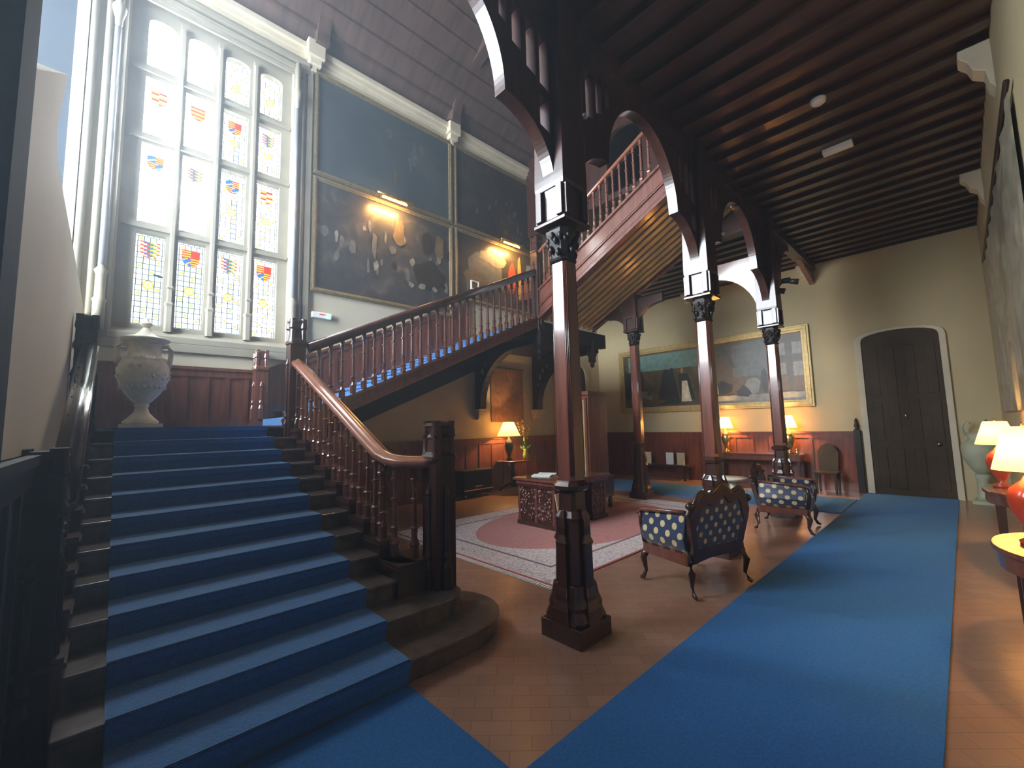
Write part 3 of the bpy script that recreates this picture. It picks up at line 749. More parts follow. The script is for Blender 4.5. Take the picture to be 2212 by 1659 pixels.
tag(MB().plate(brace(-1, 5.07, 3.90, .62, .42, 4.50), [], YZ(8.73), -.06, .06).build('arch_brace', WOOD, bevel=.006), 'curved brace right of the farthest column under the third flight', 'arch')
tag(MB().plate(brace(1, 5.07, 3.72, .5, .42, 4.30), [], YZ(8.73), -.06, .06).build('arch_brace', WOOD, bevel=.006), 'curved brace left of the farthest column under the third flight', 'arch')
struct(MB().box((XL, YC - .1, 5.28), (XB, YC + .1, 5.5)).box((8.64, YC, 5.28), (8.82, YW, 5.5)), 'trim_14', WOOD)
# diagonal brace towards the back wall corbel
tag(MB().plate([(11.2, 5.28), (12.42, 5.28), (12.42, 4.95)], [], XZ(YC), -.05, .05).build('beam_brace', WOODR), 'short diagonal brace at the back wall beneath the gallery beam', 'brace')

# ================================================================ CARPETS, RUG
tag(MB().box((XL + .1, .21, 0), (XB - .08, 1.62, .014)).box((.07, 1.62, 0), (1.52, 2.64, .014)).build('floor_runner', RUNNER, bevel=.004), 'long blue carpet runner along the hall floor to the arched door', 'carpet')
tag(MB().box((9.45, 1.64, 0), (11.2, 8.3, .014)).build('floor_runner', RUNNER), 'blue carpet strip crossing the far end of the hall below the gilt-framed landscape', 'carpet')
rg = thing('rug', 'large faded pink and cream oriental rug under the carved desk', 'rug', (6.08, 4.78, 0))
MB().box((-2.63, -1.72, 0), (2.63, 1.72, .012)).build('rug_pile', RUGM, rg)
for sg in (-1, 1):
    fr = MB()
    for k in range(90):
        y = -1.72 + k * 3.44 / 90; fr.box((sg * 2.63, y, 0), (sg * 2.70, y + .022, .006))
    fr.box((sg * 2.62, -1.72, 0), (sg * 2.635, 1.72, .008)); fr.build('fringe', PAPER, rg)

# ================================================================ URNS
u = thing('urn', 'large pale stone lidded urn on the landing below the window', 'urn', (.31, 6.95, 1.752))
b = MB(); b.sect((0, 0, 0), [(0, .20), (.05, .20)], 4); b.lathe((0, 0, 0), [(.17, .05), (.175, .08), (.13, .12), (.075, .19), (.06, .25), (.075, .28), (.06, .30)], 24); b.build('foot', URNM, u)
b = MB(); b.lathe((0, 0, 0), [(.06, .29), (.10, .33), (.17, .42), (.225, .52), (.25, .62), (.255, .70), (.24, .78), (.215, .83), (.20, .86), (.165, .88), (.155, .93), (.165, 1.0), (.19, 1.06)], 28)
for k in range(28):
    a = 2 * math.pi * k / 28; b.lathe((.205 * math.cos(a), .205 * math.sin(a), .835), [(.001, -.045), (.018, -.02), (.02, .01), (.001, .04)], 6)
for k in range(24):
    a = 2 * math.pi * k / 24; b.lathe((.215 * math.cos(a), .215 * math.sin(a), .50), [(.001, -.03), (.02, 0), (.001, .035)], 5)
rr = random.Random(4)
for k in range(40):
    a = 2 * math.pi * k / 40 + rr.random() * .3; z = .60 + .16 * rr.random(); b.lathe((.248 * math.cos(a), .248 * math.sin(a), z), [(.004, -.03), (.016 * rr.random() + .010, 0), (.004, .03)], 6)
b.build('body', URNM, u)
b = MB(); b.lathe((0, 0, 0), [(.19, 1.05), (.245, 1.085), (.25, 1.10), (.20, 1.12), (.11, 1.15), (.06, 1.20), (.03, 1.25)], 28); ld = b.build('lid', URNM, u)
b = MB(); b.lathe((0, 0, 0), [(.03, 1.24), (.045, 1.27), (.07, 1.295), (.05, 1.31), (.03, 1.33), (.02, 1.36), (.002, 1.38)], 12); b.build('finial', URNM, ld)
for sg in (-1, 1):
    MB().tube([(sg * .15, -.02, 1.0), (sg * .22, -.03, 1.03), (sg * .255, -.03, .97), (sg * .25, -.03, .87), (sg * .235, -.02, .78)], [.02, .03, .03, .028, .035], 8).build('handle', URNM, u)
u = thing('urn', 'greenish glazed urn standing on the floor right of the arched door', 'urn', (12.13, -.14, 0))
b = MB(); b.sect((0, 0, 0), [(0, .17), (.05, .17), (.07, .14)], 4); b.lathe((0, 0, 0), [(.13, .07), (.09, .14), (.085, .45), (.12, .52), (.08, .56)], 20); b.build('pedestal', URNG, u)
b = MB(); b.lathe((0, 0, 0), [(.08, .56), (.14, .65), (.22, .82), (.25, .98), (.24, 1.1), (.17, 1.18), (.13, 1.22), (.14, 1.28), (.17, 1.33)], 24); b.build('body', URNG, u)
for sg in (-1, 1):
    MB().tube([(0, sg * .16, 1.28), (0, sg * .20, 1.45), (0, sg * .13, 1.58), (0, sg * .07, 1.5)], [.02, .025, .02, .012], 8).build('handle', URNG, u)

# ================================================================ PAINTINGS
def canvas_mat(name, c1, c2, c3, sc=2.0):
    m, n, l = nt(name); b = n['Principled BSDF']; b.inputs['Roughness'].default_value = .32
    tc = n.new('ShaderNodeTexCoord'); no = n.new('ShaderNodeTexNoise'); no.inputs['Scale'].default_value = sc; no.inputs['Detail'].default_value = 8; no.inputs['Distortion'].default_value = 1.2
    cr = n.new('ShaderNodeValToRGB'); cr.color_ramp.elements[0].position = .35; cr.color_ramp.elements[0].color = (*c1, 1); cr.color_ramp.elements[1].position = .72; cr.color_ramp.elements[1].color = (*c3, 1)
    e = cr.color_ramp.elements.new(.55); e.color = (*c2, 1)
    l.new(tc.outputs['Object'], no.inputs[0]); l.new(no.outputs[0], cr.inputs[0]); l.new(cr.outputs[0], b.inputs['Base Color']); return m
CV1 = canvas_mat('murky_canvas_hazed', (.045, .060, .072), (.060, .075, .085), (.09, .10, .10), .8)  # bluish haze in front of this canvas is mixed into its colours
CV2 = canvas_mat('murky_canvas_brown', (.030, .028, .024), (.045, .038, .030), (.08, .065, .045), 1.3)
CV3 = canvas_mat('murky_canvas_crowd', (.028, .032, .040), (.045, .045, .048), (.10, .095, .09), 2.2)
PCOL = {k: mat('paint_' + k, v, .4, .25, 8) for k, v in dict(grey=(.10, .11, .11), tan=(.11, .085, .05), pale=(.20, .20, .18), dark=(.012, .012, .012), red=(.35, .05, .02), blue=(.16, .25, .40), ochre=(.40, .24, .06), teal=(.16, .30, .26), olive=(.11, .095, .035), black=(.015, .014, .012), white=(.62, .56, .40), brown=(.10, .065, .03), beam=(.07, .06, .04)).items()}
def blob(mb, cx, cz, w, h, mi, fn, t, n=9, sd=0):
    r_ = random.Random(sd + int(cx * 100) + int(cz * 31)); pts = []
    for k in range(n):
        a = 2 * math.pi * k / n; q = .75 + .5 * r_.random(); pts.append(fn(cx + w / 2 * q * math.cos(a), cz + h / 2 * q * math.sin(a), t))
    mb.add(pts, [tuple(range(n))], mi)
def painting(label, plane, a0, b0, a1, b1, d, fw, fm, cm, blobs, mats, group=None, polys=()):
    t_ = thing('painting', label, 'painting', group=group)
    fn = plane
    MB().plate(rect(a0, b0, a1, b1), [rect(a0 + fw, b0 + fw, a1 - fw, b1 - fw)], fn, -d, 0).plate(rect(a0 + fw * .25, b0 + fw * .25, a1 - fw * .25, b1 - fw * .25), [rect(a0 + fw * .7, b0 + fw * .7, a1 - fw * .7, b1 - fw * .7)], fn, -d - .02, -d + .001).build('frame', fm, t_, bevel=.006)
    c_ = MB(); c_.plate(rect(a0 + fw * .9, b0 + fw * .9, a1 - fw * .9, b1 - fw * .9), [], fn, -d * .5, -d * .3)
    k = 0
    for (pl, mi) in polys:
        k += 1; c_.add([fn(u, w, -d * .5 - .0006 * k) for u, w in pl], [tuple(range(len(pl)))], mi)
    for (cx, cz, w, h, mi) in blobs:
        k += 1; blob(c_, cx, cz, w, h, mi, fn, -d * .5 - .0006 * k)
    c_.build('canvas', [cm] + mats, t_, fixn=False)
    return t_
fY = lambda u, w, t: (u, YW + t, w)
P = [PCOL['grey'], PCOL['tan'], PCOL['pale'], PCOL['dark'], PCOL['red'], PCOL['blue'], PCOL['ochre']]
rn = random.Random(11)
bl = [(4.3 + rn.random() * 1.6, 7.2 + rn.random() * 1.6, .10 + .12 * rn.random(), .2 + .3 * rn.random(), 1) for _ in range(4)] + [(5.1, 8.3, .10, .6, 1), (5.0, 8.0, .08, .5, 1), (4.6, 7.5, .08, .45, 2)]
painting('huge dark painting, upper left of the four, beside the window', fY, 2.78, 6.84, 6.19, 9.08, .07, .09, DGILT, CV1, bl, P)
bl = [(7 + 2.4 * rn.random(), 7.0 + 1.1 * rn.random(), .05 + .08 * rn.random(), .10 + .2 * rn.random(), rn.choice([1, 2, 2])) for _ in range(16)]
painting('huge dark painting, upper right of the four, beyond the centre divider', fY, 6.26, 6.84, 9.62, 9.08, .07, .09, DGILT, CV2, bl, P)
bl = [(3.0 + 3.1 * rn.random(), 5.1 + 1.0 * rn.random(), .06 + .1 * rn.random(), .12 + .25 * rn.random(), rn.choice([1, 1, 3, 4])) for _ in range(26)] + \
     [(5.5, 5.35, .9, .7, 4), (5.45, 6.1, .28, .55, 4), (5.0, 5.0, .16, .14, 3), (5.3, 5.02, .2, .15, 3), (5.65, 5.0, .16, .12, 3), (4.7, 6.15, .3, .6, 2), (5.8, 6.1, .3, .7, 2), (4.1, 5.7, .12, .6, 1)]
painting('huge dark crowd scene painting, lower left of the four, above the stair rail', fY, 2.78, 4.40, 6.19, 6.80, .07, .09, DGILT, CV3, bl, P)
bl = [(7.3, 5.9, 1.2, 1.0, 1), (7.0, 5.5, .8, .8, 2), (8.3, 5.9, .35, 1.1, 5), (8.6, 5.9, .18, 1.2, 7), (9.0, 5.9, .35, 1.1, 6), (7.6, 6.3, .9, .5, 3), (9.3, 6.0, .18, .9, 6), (8.0, 5.6, .3, .5, 2)]
painting('huge dark painting, lower right of the four, with red and blue robes', fY, 6.26, 4.9, 9.62, 6.80, .07, .09, DGILT, CV2, bl, P)
p = thing('small_picture', 'small white-edged picture just above the second flight rail', 'picture', (6.86, 8.545, 5.36))
MB().plate(rect(-.13, -.12, .13, .12), [rect(-.1, -.09, .1, .09)], lambda u, w, t: (u, t, w), -.02, .02).build('frame', PAPER, p)
MB().box((-.11, -.005, -.10), (.11, .005, .10)).build('print', PCOL['brown'], p)
# landscape on the back wall
fX = lambda u, w, t: (XB + t, u, w)
Q = [PCOL['teal'], PCOL['olive'], PCOL['black'], PCOL['white'], PCOL['brown'], PCOL['beam'], PCOL['ochre'], PCOL['pale'], PCOL['grey']]
LAND = canvas_mat('landscape_ground', (.075, .06, .025), (.11, .085, .035), (.17, .13, .06), 3)
pol = [(rect(7.45, 3.28, 4.9, 3.78), 1), ([(7.6, 3.3), (7.1, 3.3), (7.0, 2.5), (7.6, 2.4)], 3), ([(4.9, 3.85), (2.55, 3.85), (2.55, 2.15), (4.9, 2.15)], 5),
       ([(4.25, 3.70), (3.35, 3.80), (3.35, 2.85), (4.25, 2.85)], 9), (rect(4.85, 3.80, 4.70, 2.2), 6), ([(4.65, 3.8), (4.45, 3.8), (4.15, 3.1), (4.3, 3.1)], 6), (rect(3.35, 3.8, 3.22, 2.4), 6), (rect(2.95, 3.8, 2.85, 2.4), 6),
       (rect(3.2, 3.25, 2.6, 3.17), 6), (rect(3.17, 3.6, 2.98, 3.3), 8), (rect(3.17, 3.1, 2.98, 2.8), 8), (rect(2.82, 3.6, 2.62, 3.3), 8), (rect(2.82, 3.1, 2.62, 2.75), 8), (rect(4.9, 2.35, 2.5, 2.15), 8), (rect(7.5, 2.35, 5.0, 2.12), 6),
       ([(6.25, 3.25), (5.95, 3.3), (5.75, 2.2), (6.5, 2.2)], 3), ([(5.78, 3.1), (5.5, 3.1), (5.3, 2.3), (5.75, 2.3)], 3), ([(5.68, 2.88), (5.52, 2.88), (5.42, 2.27), (5.72, 2.27)], 4)]
bb = [(6.1, 3.36, .13, .2, 8), (5.66, 3.2, .12, .16, 7), (6.95, 2.55, .3, .2, 8), (6.75, 2.45, .25, .15, 8), (7.05, 2.9, .25, .8, 3), (4.5, 2.55, .45, .4, 3), (4.75, 2.5, .2, .4, 8), (4.0, 2.45, .3, .3, 3), (3.75, 2.6, .35, .4, 8), (3.5, 2.7, .14, .7, 3), (5.1, 2.5, .2, .3, 5), (4.3, 2.3, .3, .12, 8), (3.0, 2.3, .5, .12, 8), (6.5, 2.3, .5, .15, 5)]
lp = painting('long gilt-framed landscape with country figures and a timbered house', fX, 2.44, 1.98, 7.78, 4.0, .08, .17, GILT, LAND, bb, Q, polys=pol)
# tapestry on the window wall, under the landing
TAP = canvas_mat('tapestry_brown', (.17, .085, .045), (.25, .13, .07), (.32, .19, .11), 5)
t_ = thing('tapestry', 'brown woven tapestry hanging behind the lamp under the quarter landing', 'tapestry')
MB().box((7.42, YW - .035, 1.78), (8.62, YW - .02, 3.24)).build('cloth', TAP, t_); MB().tube([(7.38, YW - .04, 3.25), (8.66, YW - .04, 3.25)], .014).build('rod', BLACKW, t_)
TAP2 = canvas_mat('tapestry_pale', (.22, .20, .14), (.36, .33, .25), (.50, .46, .36), 3)
t_ = thing('tapestry', 'pale faded tapestry on the near wall at the right edge', 'tapestry')
tp = MB(); n_ = 40
tp.add([(5.2 + 5.7 * k / n_, YR + .03 + .015 * math.sin(k * 1.3), z) for z in (1.72, 4.3) for k in range(n_ + 1)], [(k, k + 1, n_ + 2 + k, n_ + 1 + k) for k in range(n_)], 0, True); tp.build('cloth', TAP2, t_)
MB().tube([(5.1, YR + .04, 4.33), (11.0, YR + .04, 4.33)], .02).build('rod', BLACKW, t_)

# picture lights
SHG = emis('lit_lamp_tube', (1.0, .52, .10), 9)
for k, (X, Z) in enumerate(((4.45, 6.78), (8.05, 6.78))):
    t_ = thing('picture_light', ('brass picture light glowing over the lower left dark painting', 'brass picture light glowing over the lower right dark painting')[k], 'picture light', (X, YW, Z), 0, 'picture lights over the large dark paintings')
    MB().tube([(-.42, -.32, .02), (.42, -.32, .02)], .045, 10).build('hood', BRASS, t_)
    for sx in (-.25, .25): MB().tube([(sx, -.02, -.05), (sx, -.15, .08), (sx, -.32, .02)], .012, 6).build('arm', BRASS, t_)
    MB().tube([(-.3, -.31, -.045), (.3, -.31, -.045)], .02, 8).build('lamp_tube', SHG, t_)
    light('picture_lamp', 'AREA', (X, YW - .33, Z - .08), 22, (1, .50, .13), .7, .08, rot=(math.radians(28), 0, 0))
# emergency light box
t_ = thing('emergency_light', 'white emergency light box with green lamp below the dark painting', 'light', (3.0, YW, 3.93))
MB().box((-.19, -.10, -.06), (.19, 0, .06)).build('casing', WHITE, t_, bevel=.012)
MB().box((.09, -.112, -.055), (.155, -.099, -.005)).build('indicator', GREENL, t_); MB().box((-.05, -.105, .01), (.06, -.099, .025)).build('red_strip', REDL, t_)

# ================================================================ TABLE LAMPS
def shade_mat(name, s):
    m, n, l = nt(name); n.remove(n['Principled BSDF'])
    tr = n.new('ShaderNodeBsdfTranslucent'); tr.inputs[0].default_value = (.42, .28, .12, 1); e = n.new('ShaderNodeEmission'); e.inputs[0].default_value = (1, .70, .30, 1); e.inputs[1].default_value = s
    di = n.new('ShaderNodeBsdfDiffuse'); di.inputs[0].default_value = (.6, .48, .3, 1)
    mx = n.new('ShaderNodeMixShader'); ad = n.new('ShaderNodeAddShader')
    l.new(tr.outputs[0], mx.inputs[1]); l.new(di.outputs[0], mx.inputs[2]); l.new(mx.outputs[0], ad.inputs[0]); l.new(e.outputs[0], ad.inputs[1]); l.new(ad.outputs[0], n['Material Output'].inputs[0]); return m
SHADE = shade_mat('pleated_shade', .25)
def lamp(label, x, y, z, bm, h=.80, r0=.20, r1=.11, sh=.27, power=14, prof=None, group='table lamps'):
    t_ = thing('table_lamp', label, 'lamp', (x, y, z), 0, group)
    pr = prof or [(.08, 0), (.085, .02), (.03, .05), (.05, .09), (.11, .20), (.12, .27), (.10, .33), (.04, .38), (.03, .40)]
    hb = h - sh - .02; k = hb / .44
    MB().lathe((0, 0, 0), [(r_, zz * k) for r_, zz in pr] + [(.012, .42 * k), (.012, hb + .12)], 18).build('lamp_base', bm, t_)
    n_ = 48; s_ = MB(); R = []
    for rr_, zz in ((r0, hb), (r1, hb + sh)):
        R.append([((rr_ + (.004 if j_ % 2 else -.004)) * math.cos(2 * math.pi * j_ / n_), (rr_ + (.004 if j_ % 2 else -.004)) * math.sin(2 * math.pi * j_ / n_), zz) for j_ in range(n_)])
    s_.loft(R, cap=False, smooth=False); s_.build('lamp_shade', SHADE, t_)
    MB().lathe((0, 0, hb + sh), [(.004, -.02), (.012, .01), (.003, .035)], 8).build('finial', BRASS, t_)
    light('bulb', 'POINT', (x, y, z + hb + sh * .45), power, (1, .60, .22), .035)
    return t_
lamp('white-shaded lamp with dark urn base on the table under the landing', 7.62, 8.18, .79, BLKCER, 1.0, .30, .13, .36, 30)
lamp('pleated lamp with red base on the farther right-hand table', 8.0, -.25, .79, REDCER, .82, .19, .10, .28, 19)
lamp('nearest pleated lamp with red base, at the right edge of the view', 4.62, -.27, .79, REDCER, .82, .17, .09, .30, 19)
lamp('small lamp on the console under the landscape, peeping out behind the second column', 12.1, 4.44, .84, BRASS, .95, .19, .09, .30, 46)
lamp('small lamp on the console under the landscape, peeping out behind the third column', 12.1, 2.98, .84, BRASS, .95, .19, .09, .30, 46)

# ================================================================ TABLES
t_ = thing('round_table', 'dark round table with the lamp under the landing', 'table', (7.72, 8.16, 0))
MB().lathe((0, 0, 0), [(.001, .745), (.44, .745), (.46, .76), (.46, .775), (.44, .79), (.001, .79)], 32).build('table_top', WOODR, t_)
MB().lathe((0, 0, 0), [(.05, .10), (.07, .16), (.04, .25), (.06, .45), (.035, .60), (.09, .745)], 14).build('pedestal', BLACKW, t_)
for k in range(3):
    a = k * 2.094 + .4; MB().tube([(.04 * math.cos(a), .04 * math.sin(a), .2), (.2 * math.cos(a), .2 * math.sin(a), .14), (.36 * math.cos(a), .36 * math.sin(a), .02)], [.03, .028, .02], 8).build('leg', BLACKW, t_)
v = thing('flower_vase', 'glass vase of yellow blossom sprays beside the lamp under the landing', 'vase', (8.05, 8.0, .79))
MB().lathe((0, 0, 0), [(.055, 0), (.075, .02), (.085, .12), (.055, .22), (.075, .27), (.07, .27), (.05, .22)], 16).build('vase', VGLASS, v)
rn = random.Random(5); fl = MB(); lf = MB(); stm = MB()
for k in range(16):
    a = rn.random() * 6.28; L_ = .45 + .5 * rn.random(); e = Vector((.28 * math.cos(a) * rn.random(), .2 * math.sin(a) * rn.random(), .22 + L_)) + Vector((-.03, 0, 0))
    stm.tube([(0, 0, .1), (e.x * .4, e.y * .4, .22 + L_ * .45), e], .004, 4)
    for q in range(8):
        f_ = .45 + .55 * rn.random(); c_ = Vector((e.x * f_, e.y * f_, .2 + L_ * f_)); fl.lathe((c_.x + rn.uniform(-.02, .02), c_.y, c_.z), [(.001, -.016), (.016, 0), (.001, .016)], 5)
    lf.add([(0, 0, .2), (.06 * math.cos(a), .06 * math.sin(a), .30), (.17 * math.cos(a), .17 * math.sin(a), .30 + .1 * rn.random()), (.07 * math.cos(a + .6), .07 * math.sin(a + .6), .26)], [(0, 1, 2, 3)])
stm.build('stems', LEAF, v); fl.build('blossom', PETAL, v); lf.build('leaves', LEAF, v, fixn=False)
# right-hand wall tables
def demilune(label, X, w, d):
    t_ = thing('side_table', label, 'table', (X, YR + .03, 0))
    n_ = 16; o_ = [(w * math.cos(math.pi * k / n_), d * math.sin(math.pi * k / n_)) for k in range(n_ + 1)]
    MB().plate(o_, [], FLAT, .755, .79).plate([(a * .94, b * .94) for a, b in o_], [], FLAT, .64, .755).build('table_top', WOODR, t_, bevel=.005)
    for a in (.05, .28, .72, .95):
        x_, y_ = w * .88 * math.cos(math.pi * a), max(.03, d * .86 * math.sin(math.pi * a))
        MB().sect((x_, y_, 0), [(0, .016), (.02, .022), (.64, .032)], 4).build('leg', WOOD, t_)
    return t_
demilune('half-round side table with a lamp-lit top at the right edge', 4.60, .56, .42)
demilune('farther half-round side table carrying a red-based lamp', 7.85, .70, .40)
t_ = thing('console_table', 'console table with two lamps below the gilt-framed landscape', 'table', (12.1, 3.68, 0))
MB().box((-.24, -.98, .80), (.24, .98, .84)).box((-.21, -.94, .68), (.21, .94, .80)).build('table_top', WOODR, t_, bevel=.005)
for sx in (-.18, .18):
    for sy in (-.9, .9): MB().sect((sx, sy, 0), [(0, .025), (.68, .035)], 4).build('leg', WOOD, t_)
vs = tag(MB().lathe((12.02, 2.82, .84), [(.03, 0), (.05, .03), (.02, .06), (.035, .1), (.03, .13)], 12).build('brass_pot', BRASS), 'small brass pot at the right end of the back console', 'pot')
# ---------------------------------------------------------------- desk
D = thing('desk', 'carved dark wooden pedestal desk standing on the rug', 'desk', (5.92, 4.98, 0.012)); D.scale = (.94, 1, 1)
MB().box((-.80, -.50, .735), (.80, .50, .775)).box((-.76, -.46, .66), (.76, .46, .735)).build('desk_top', WOODR, D, bevel=.008)
for sg in (-1, 1):
    b = MB(); cx = sg * .53; b.box((cx - .20, -.39, .06), (cx + .20, .39, .68)); b.box((cx - .24, -.43, 0), (cx + .24, .43, .07)); b.box((cx - .23, -.42, .62), (cx + .23, .42, .68))
    pd = b.build('pedestal', WOOD, D, bevel=.006)
    cv = MB(); r_ = random.Random(8)
    for k in range(110):        # carved relief on the outer and long faces
        y_, z_ = r_.uniform(-.36, .36), r_.uniform(.12, .60); s_ = r_.uniform(.012, .032)
        cv.lathe((cx + sg * .205, y_, z_), [(.001, -s_ * 1.5), (s_, -s_ * .4), (s_ * .8, s_ * .5), (.001, s_ * 1.4)], 6)
    for k in range(50):
        x_, z_ = cx + r_.uniform(-.18, .18), r_.uniform(.12, .60); s_ = r_.uniform(.012, .03)
        cv.lathe((x_, -.395, z_), [(.001, -s_ * 1.5), (s_, -s_ * .4), (s_ * .8, s_ * .5), (.001, s_ * 1.4)], 6)
    for y_ in (-.385, 0, .39): cv.sect((cx + sg * .20, y_, 0), [(.07, .035), (.2, .02), (.35, .035), (.5, .02), (.62, .03)], 8)
    cv.build('carving', WOODR, pd)
b = thing('open_book', 'open white book lying on the carved desk', 'book', (5.72, 5.20, .789), .35)
for sg in (-1, 1):
    MB().add([(0, -.17, .012), (sg * .12, -.17, .03), (sg * .25, -.17, .012), (0, .17, .012), (sg * .12, .17, .03), (sg * .25, .17, .012), (0, -.17, 0), (sg * .25, -.17, 0), (0, .17, 0), (sg * .25, .17, 0)], [(0, 1, 4, 3), (1, 2, 5, 4), (0, 6, 7, 2, 1), (3, 4, 5, 9, 8), (2, 7, 9, 5), (6, 8, 9, 7)]).build('pages', PAPER, b)
b = thing('poster_board', 'cream paper poster board leaning against the end of the carved desk', 'board', (5.26, 4.38, .012))
MB().add([(-.12, 0, 0), (.14, 0, 0), (.14, .11, .58), (-.12, .11, .58), (-.12, .012, 0), (.14, .012, 0), (.14, .122, .58), (-.12, .122, .58)], [(0, 1, 2, 3), (7, 6, 5, 4), (0, 4, 5, 1), (1, 5, 6, 2), (2, 6, 7, 3), (3, 7, 4, 0)]).build('board', CREAMP, b)
# tall bureau cabinet
K = thing('bureau_cabinet', 'tall dark glazed bureau cabinet standing behind the nearest column', 'cabinet', (7.08, 5.40, .012))
MB().box((-.28, -.38, .62), (.34, .38, 2.27)).box((-.31, -.41, 2.22), (.37, .41, 2.30)).build('upper_case', WOODR, K, bevel=.006)
MB().box((-.34, -.44, .22), (.40, .44, .62)).box((-.36, -.46, .60), (.42, .46, .64)).build('lower_case', WOOD, K, bevel=.006)
for sy in (-1, 1):
    dr = MB().plate(rect(min(.02 * sy, .36 * sy), .70, max(.02 * sy, .36 * sy), 2.18), [rect(min(.06 * sy, .31 * sy), .76, max(.06 * sy, .31 * sy), 2.12)], YZ(-.30), -.02, .02).build('door', WOODR, K)
    MB().box((-.305, min(.06 * sy, .31 * sy), .76), (-.295, max(.06 * sy, .31 * sy), 2.12)).build('glass', GLASS, dr)
    MB().plate(rect(min(.055 * sy, .315 * sy), .755, max(.055 * sy, .315 * sy), 2.125), [rect(min(.08 * sy, .29 * sy), .78, max(.08 * sy, .29 * sy), 2.10)], YZ(-.322), -.006, .004).build('gilt_bead', GILT, dr)
for sx, sy in ((-.30, -.38), (.34, -.38), (-.30, .38), (.34, .38), (0, -.40)):
    MB().lathe((sx, sy, 0), [(.03, 0), (.05, .03), (.035, .07), (.055, .13), (.03, .18), (.05, .22)], 12).build('foot', WOOD, K)
# low chest with brass trim under the stair
K = thing('low_chest', 'low dark chest with brass edging against the panelling under the stair', 'chest', (6.55, 8.33, 0))
MB().box((-.42, -.2, .08), (.42, .22, .62)).box((-.45, -.23, .60), (.45, .24, .64)).build('body', BLACKW, K, bevel=.006)
MB().box((-.44, -.225, .17), (.44, -.20, .195)).box((-.12, -.225, .25), (.12, -.205, .27)).build('brass_edging', BRASS, K)
for sx in (-.36, .36):
    for sy in (-.16, .18): MB().lathe((sx, sy, 0), [(.025, 0), (.035, .03), (.02, .08)], 10).build('foot', BRASS, K)
# bench with cards at the back wall
K = thing('hall_bench', 'dark low bench against the back wall left of the console', 'bench', (12.1, 6.35, 0))
MB().box((-.22, -.9, .38), (.24, .9, .44)).build('seat', WOOD, K, bevel=.005)
for sx in (-.17, .19):
    for sy in (-.8, .8): MB().sect((sx, sy, 0), [(0, .03), (.38, .035)], 4).build('leg', WOOD, K)
for k, (y_, m_, lb) in enumerate(((7.05, CREAMP, 'ochre brochure standing on the back bench, leftmost of four'), (6.75, CREAMP, 'ochre brochure standing on the back bench, second from left'), (6.05, PAPER, 'white brochure standing on the back bench beside the far column'), (5.72, CREAMP, 'ochre brochure standing on the back bench, rightmost of four'))):
    o = MB().box((-.012, -.11, 0), (.012, .11, .34)).build('brochure', m_); o.location = (12.08, y_, .44); tag(o, lb, 'brochure', 'brochures on the back bench')
# hall chair by console right end
K = thing('hall_chair', 'dark high-backed hall chair between the back console and the arched door', 'chair', (11.95, 2.25, 0), math.pi / 2)
MB().box((-.22, -.2, .42), (.22, .22, .47)).build('seat', DOORW, K, bevel=.01)
MB().plate([(-.18, .47), (.18, .47), (.20, .9), (.12, 1.05), (0, 1.1), (-.12, 1.05), (-.20, .9)], [], lambda u, w, t: (u, -.2 + t - (w - .47) * .12, w), -.02, .02).build('backrest', DOORW, K)
for sx in (-.18, .18):
    for sy in (-.16, .18): MB().sect((sx, sy, 0), [(0, .018), (.42, .026)], 4).build('leg', DOORW, K)
# white pedestal table
K = thing('pedestal_table', 'small white round pedestal table behind the spotted armchair', 'table', (7.55, 2.72, 0))
WP = mat('white_paint', (.72, .70, .58), .4, .04)
MB().lathe((0, 0, 0), [(.001, .70), (.20, .70), (.23, .73), (.23, .745), (.001, .745)], 24).build('table_top', WP, K)
MB().lathe((0, 0, 0), [(.12, 0), (.12, .03), (.05, .08), (.03, .2), (.045, .4), (.03, .55), (.08, .70)], 14).build('pedestal', WP, K)

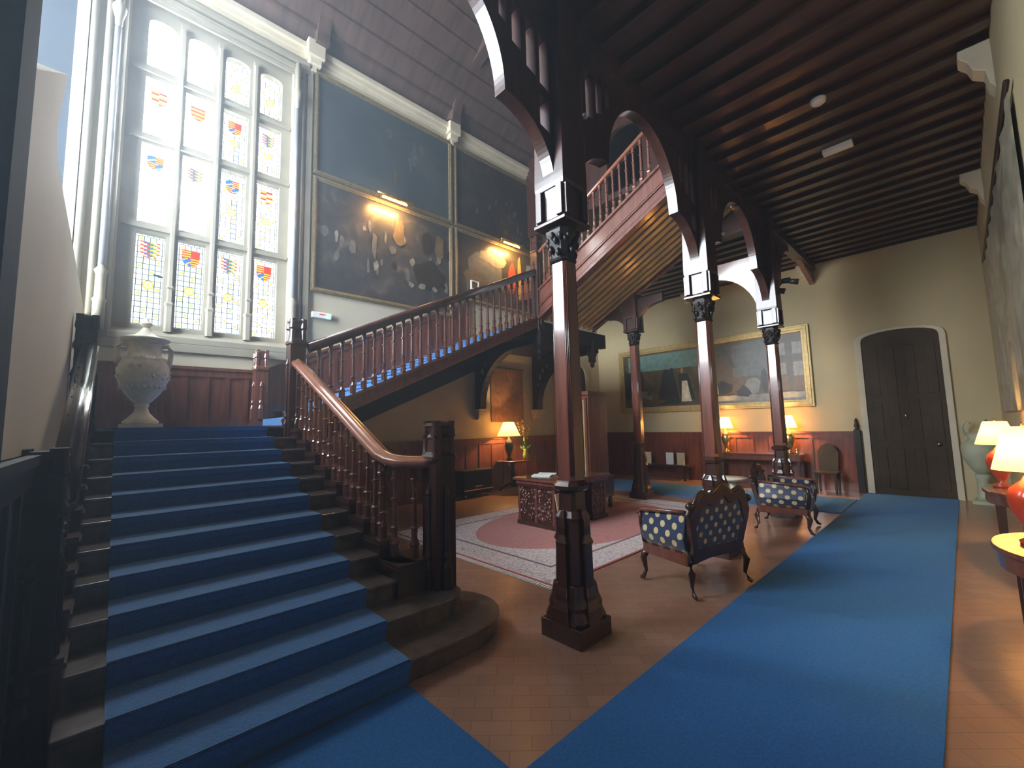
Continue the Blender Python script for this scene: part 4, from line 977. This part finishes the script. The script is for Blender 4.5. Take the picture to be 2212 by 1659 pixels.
# ================================================================ ARMCHAIRS (face +Y, back at -Y)
def armchair():
    t_ = thing('armchair', 'low carved mahogany armchair in navy fabric with cream spots, back turned to the runner', 'armchair')
    w, d_ = .43, .29
    def backtop(x):
        a = abs(x) / w
        return .93 - .10 * a ** 2 + (.035 * math.cos(a * 9)) - (.10 * a ** 6)
    N = 28; top = [(w * (1 - 2 * k / N), backtop(w * (1 - 2 * k / N))) for k in range(N + 1)]
    outer = [(-w * .80, .28), (-w * .3, .31), (w * .3, .31), (w * .80, .28), (w * .88, .45), (w * .98, .62)] + top + [(-w * .98, .62), (-w * .88, .45)]
    inn = [(-w * .70, .42), (w * .70, .42), (w * .80, .60)] + [(x_ * .82, z_ - .10) for x_, z_ in top[2:-2]] + [(-w * .80, .60)]
    lean = lambda u, w_, t: (u, -d_ + t - (w_ - .4) * .16, w_)
    MB().plate(outer, [inn], lean, -.03, .03).build('back_frame', WOOD, t_, bevel=.010)
    MB().plate(inn, [], lean, -.022, .045).build('back_upholstery', DOTXZ, t_, bevel=.012)
    cr = MB(); cr.tube([lean(x_, z_ + .005, 0) for x_, z_ in top], .022, 8)
    cr.lathe(lean(w * .98, .80, 0), [(.001, -.04), (.04, -.01), (.04, .02), (.001, .045)], 8); cr.lathe(lean(-w * .98, .80, 0), [(.001, -.04), (.04, -.01), (.04, .02), (.001, .045)], 8)
    cr.lathe(lean(0, .96, 0), [(.001, -.05), (.06, -.01), (.04, .02), (.001, .05)], 8, sy=.5); cr.build('crest', WOOD, t_)
    # seat frame and cushion
    for sg in (-1, 1):
        MB().plate([(-d_ - .0, .27), (d_, .28), (d_, .37), (-d_, .37)], [], YZ(sg * w * .90), -.03, .03).build('side_rail', WOODR, t_, bevel=.012)
        MB().tube([(sg * w * .92, -d_ + .02, .74), (sg * w * .96, 0, .72), (sg * w * .98, d_ - .02, .70), (sg * w * .98, d_ + .05, .66)], [.022, .024, .028, .03], 10, flat=.8).build('arm_rail', WOODR, t_)
        MB().tube([(sg * w * .96, d_ + .01, .69), (sg * w * .92, d_ + .03, .55), (sg * w * .90, d_, .37)], .022, 8).build('arm_post', WOOD, t_)
        R = []
        for z_, o_ in ((.37, .0), (.42, .05), (.50, .07), (.60, .045), (.68, .03), (.71, .02)):
            x0 = sg * (w * .86 + o_); x1 = sg * (w * .86 + o_ - .05); R.append([(x0, -d_ + .02, z_), (x0, d_ - .01, z_), (x1, d_ - .01, z_), (x1, -d_ + .02, z_)])
        MB().loft(R).build('arm_panel', DOTYZ, t_, bevel=.008)
        for fy, out in ((d_ - .02, 1), (-d_ + .01, -1)):
            MB().tube([(sg * w * .88, fy, .31), (sg * (w * .93), fy + out * .035, .22), (sg * w * .90, fy + out * .015, .10), (sg * (w * .93), fy + out * .045, .035), (sg * (w * .95), fy + out * .075, .022)], [.038, .034, .018, .022, .016], 8).build('leg', WOOD, t_)
    MB().box((-w * .88, d_ - .05, .28), (w * .88, d_ + .01, .37)).build('front_rail', WOODR, t_, bevel=.012)
    MB().box((-w * .84, -d_ + .04, .36), (w * .84, d_ + .02, .47)).build('seat_cushion', DOTXY, t_, bevel=.03)
    return t_
A1 = armchair(); A1.location = (4.60, 2.10, 0); A1.rotation_euler = (0, 0, math.radians(-15)); A1.scale = (1.05, 1.0, 1.08)
A2 = copy_tree(A1); A2.location = (7.80, 2.03, 0); A2.rotation_euler = (0, 0, math.radians(186)); A2.scale = (1.0, 1.1, 1.0)
A2['label'] = 'farther navy armchair with cream spots, seen side-on beside the runner'

# ================================================================ CEILING FITTINGS
o = MB().lathe((5.94, .87, 5.38), [(.05, 0), (.075, .02), (.08, .05), (.08, .06)], 16).build('smoke_detector', WHITE); tag(o, 'round white smoke detector on the dark boarded ceiling above the runner', 'smoke detector')
o = MB().box((7.13, .72, 5.37), (7.25, 1.06, 5.44)).build('ceiling_light', WHITE, bevel=.012); tag(o, 'white oblong light fitting on the dark boarded ceiling', 'light')
o = MB().lathe((6.43, 2.20, 4.41), [(.02, -.02), (.028, 0), (.02, .02)], 10).build('beam_sensor', WHITE); tag(o, 'tiny white sensor on the arch right of the second column', 'sensor')
o = MB().lathe((3.13, 2.21, 4.56), [(.02, -.02), (.028, 0), (.02, .02)], 10).build('beam_sensor', WHITE); tag(o, 'tiny pale sensor on the arch right of the nearest column', 'sensor')
K = thing('spotlight', 'small cluster of black spotlights on the side of the third column', 'light', (8.90, 2.20, 4.10))
MB().tube([(-.04, .05, 0), (.06, -.03, .02), (.06, -.1, .1)], .012, 6).build('arm', IRON, K)
for p_, q_ in (((.06, -.08, .12), (.10, -.22, .12)), ((.02, -.02, -.04), (.05, -.13, -.08)), ((.08, -.2, .10), (.12, -.34, .06))): MB().tube([p_, q_], [.045, .055], 10).build('lamp_head', IRON, K)
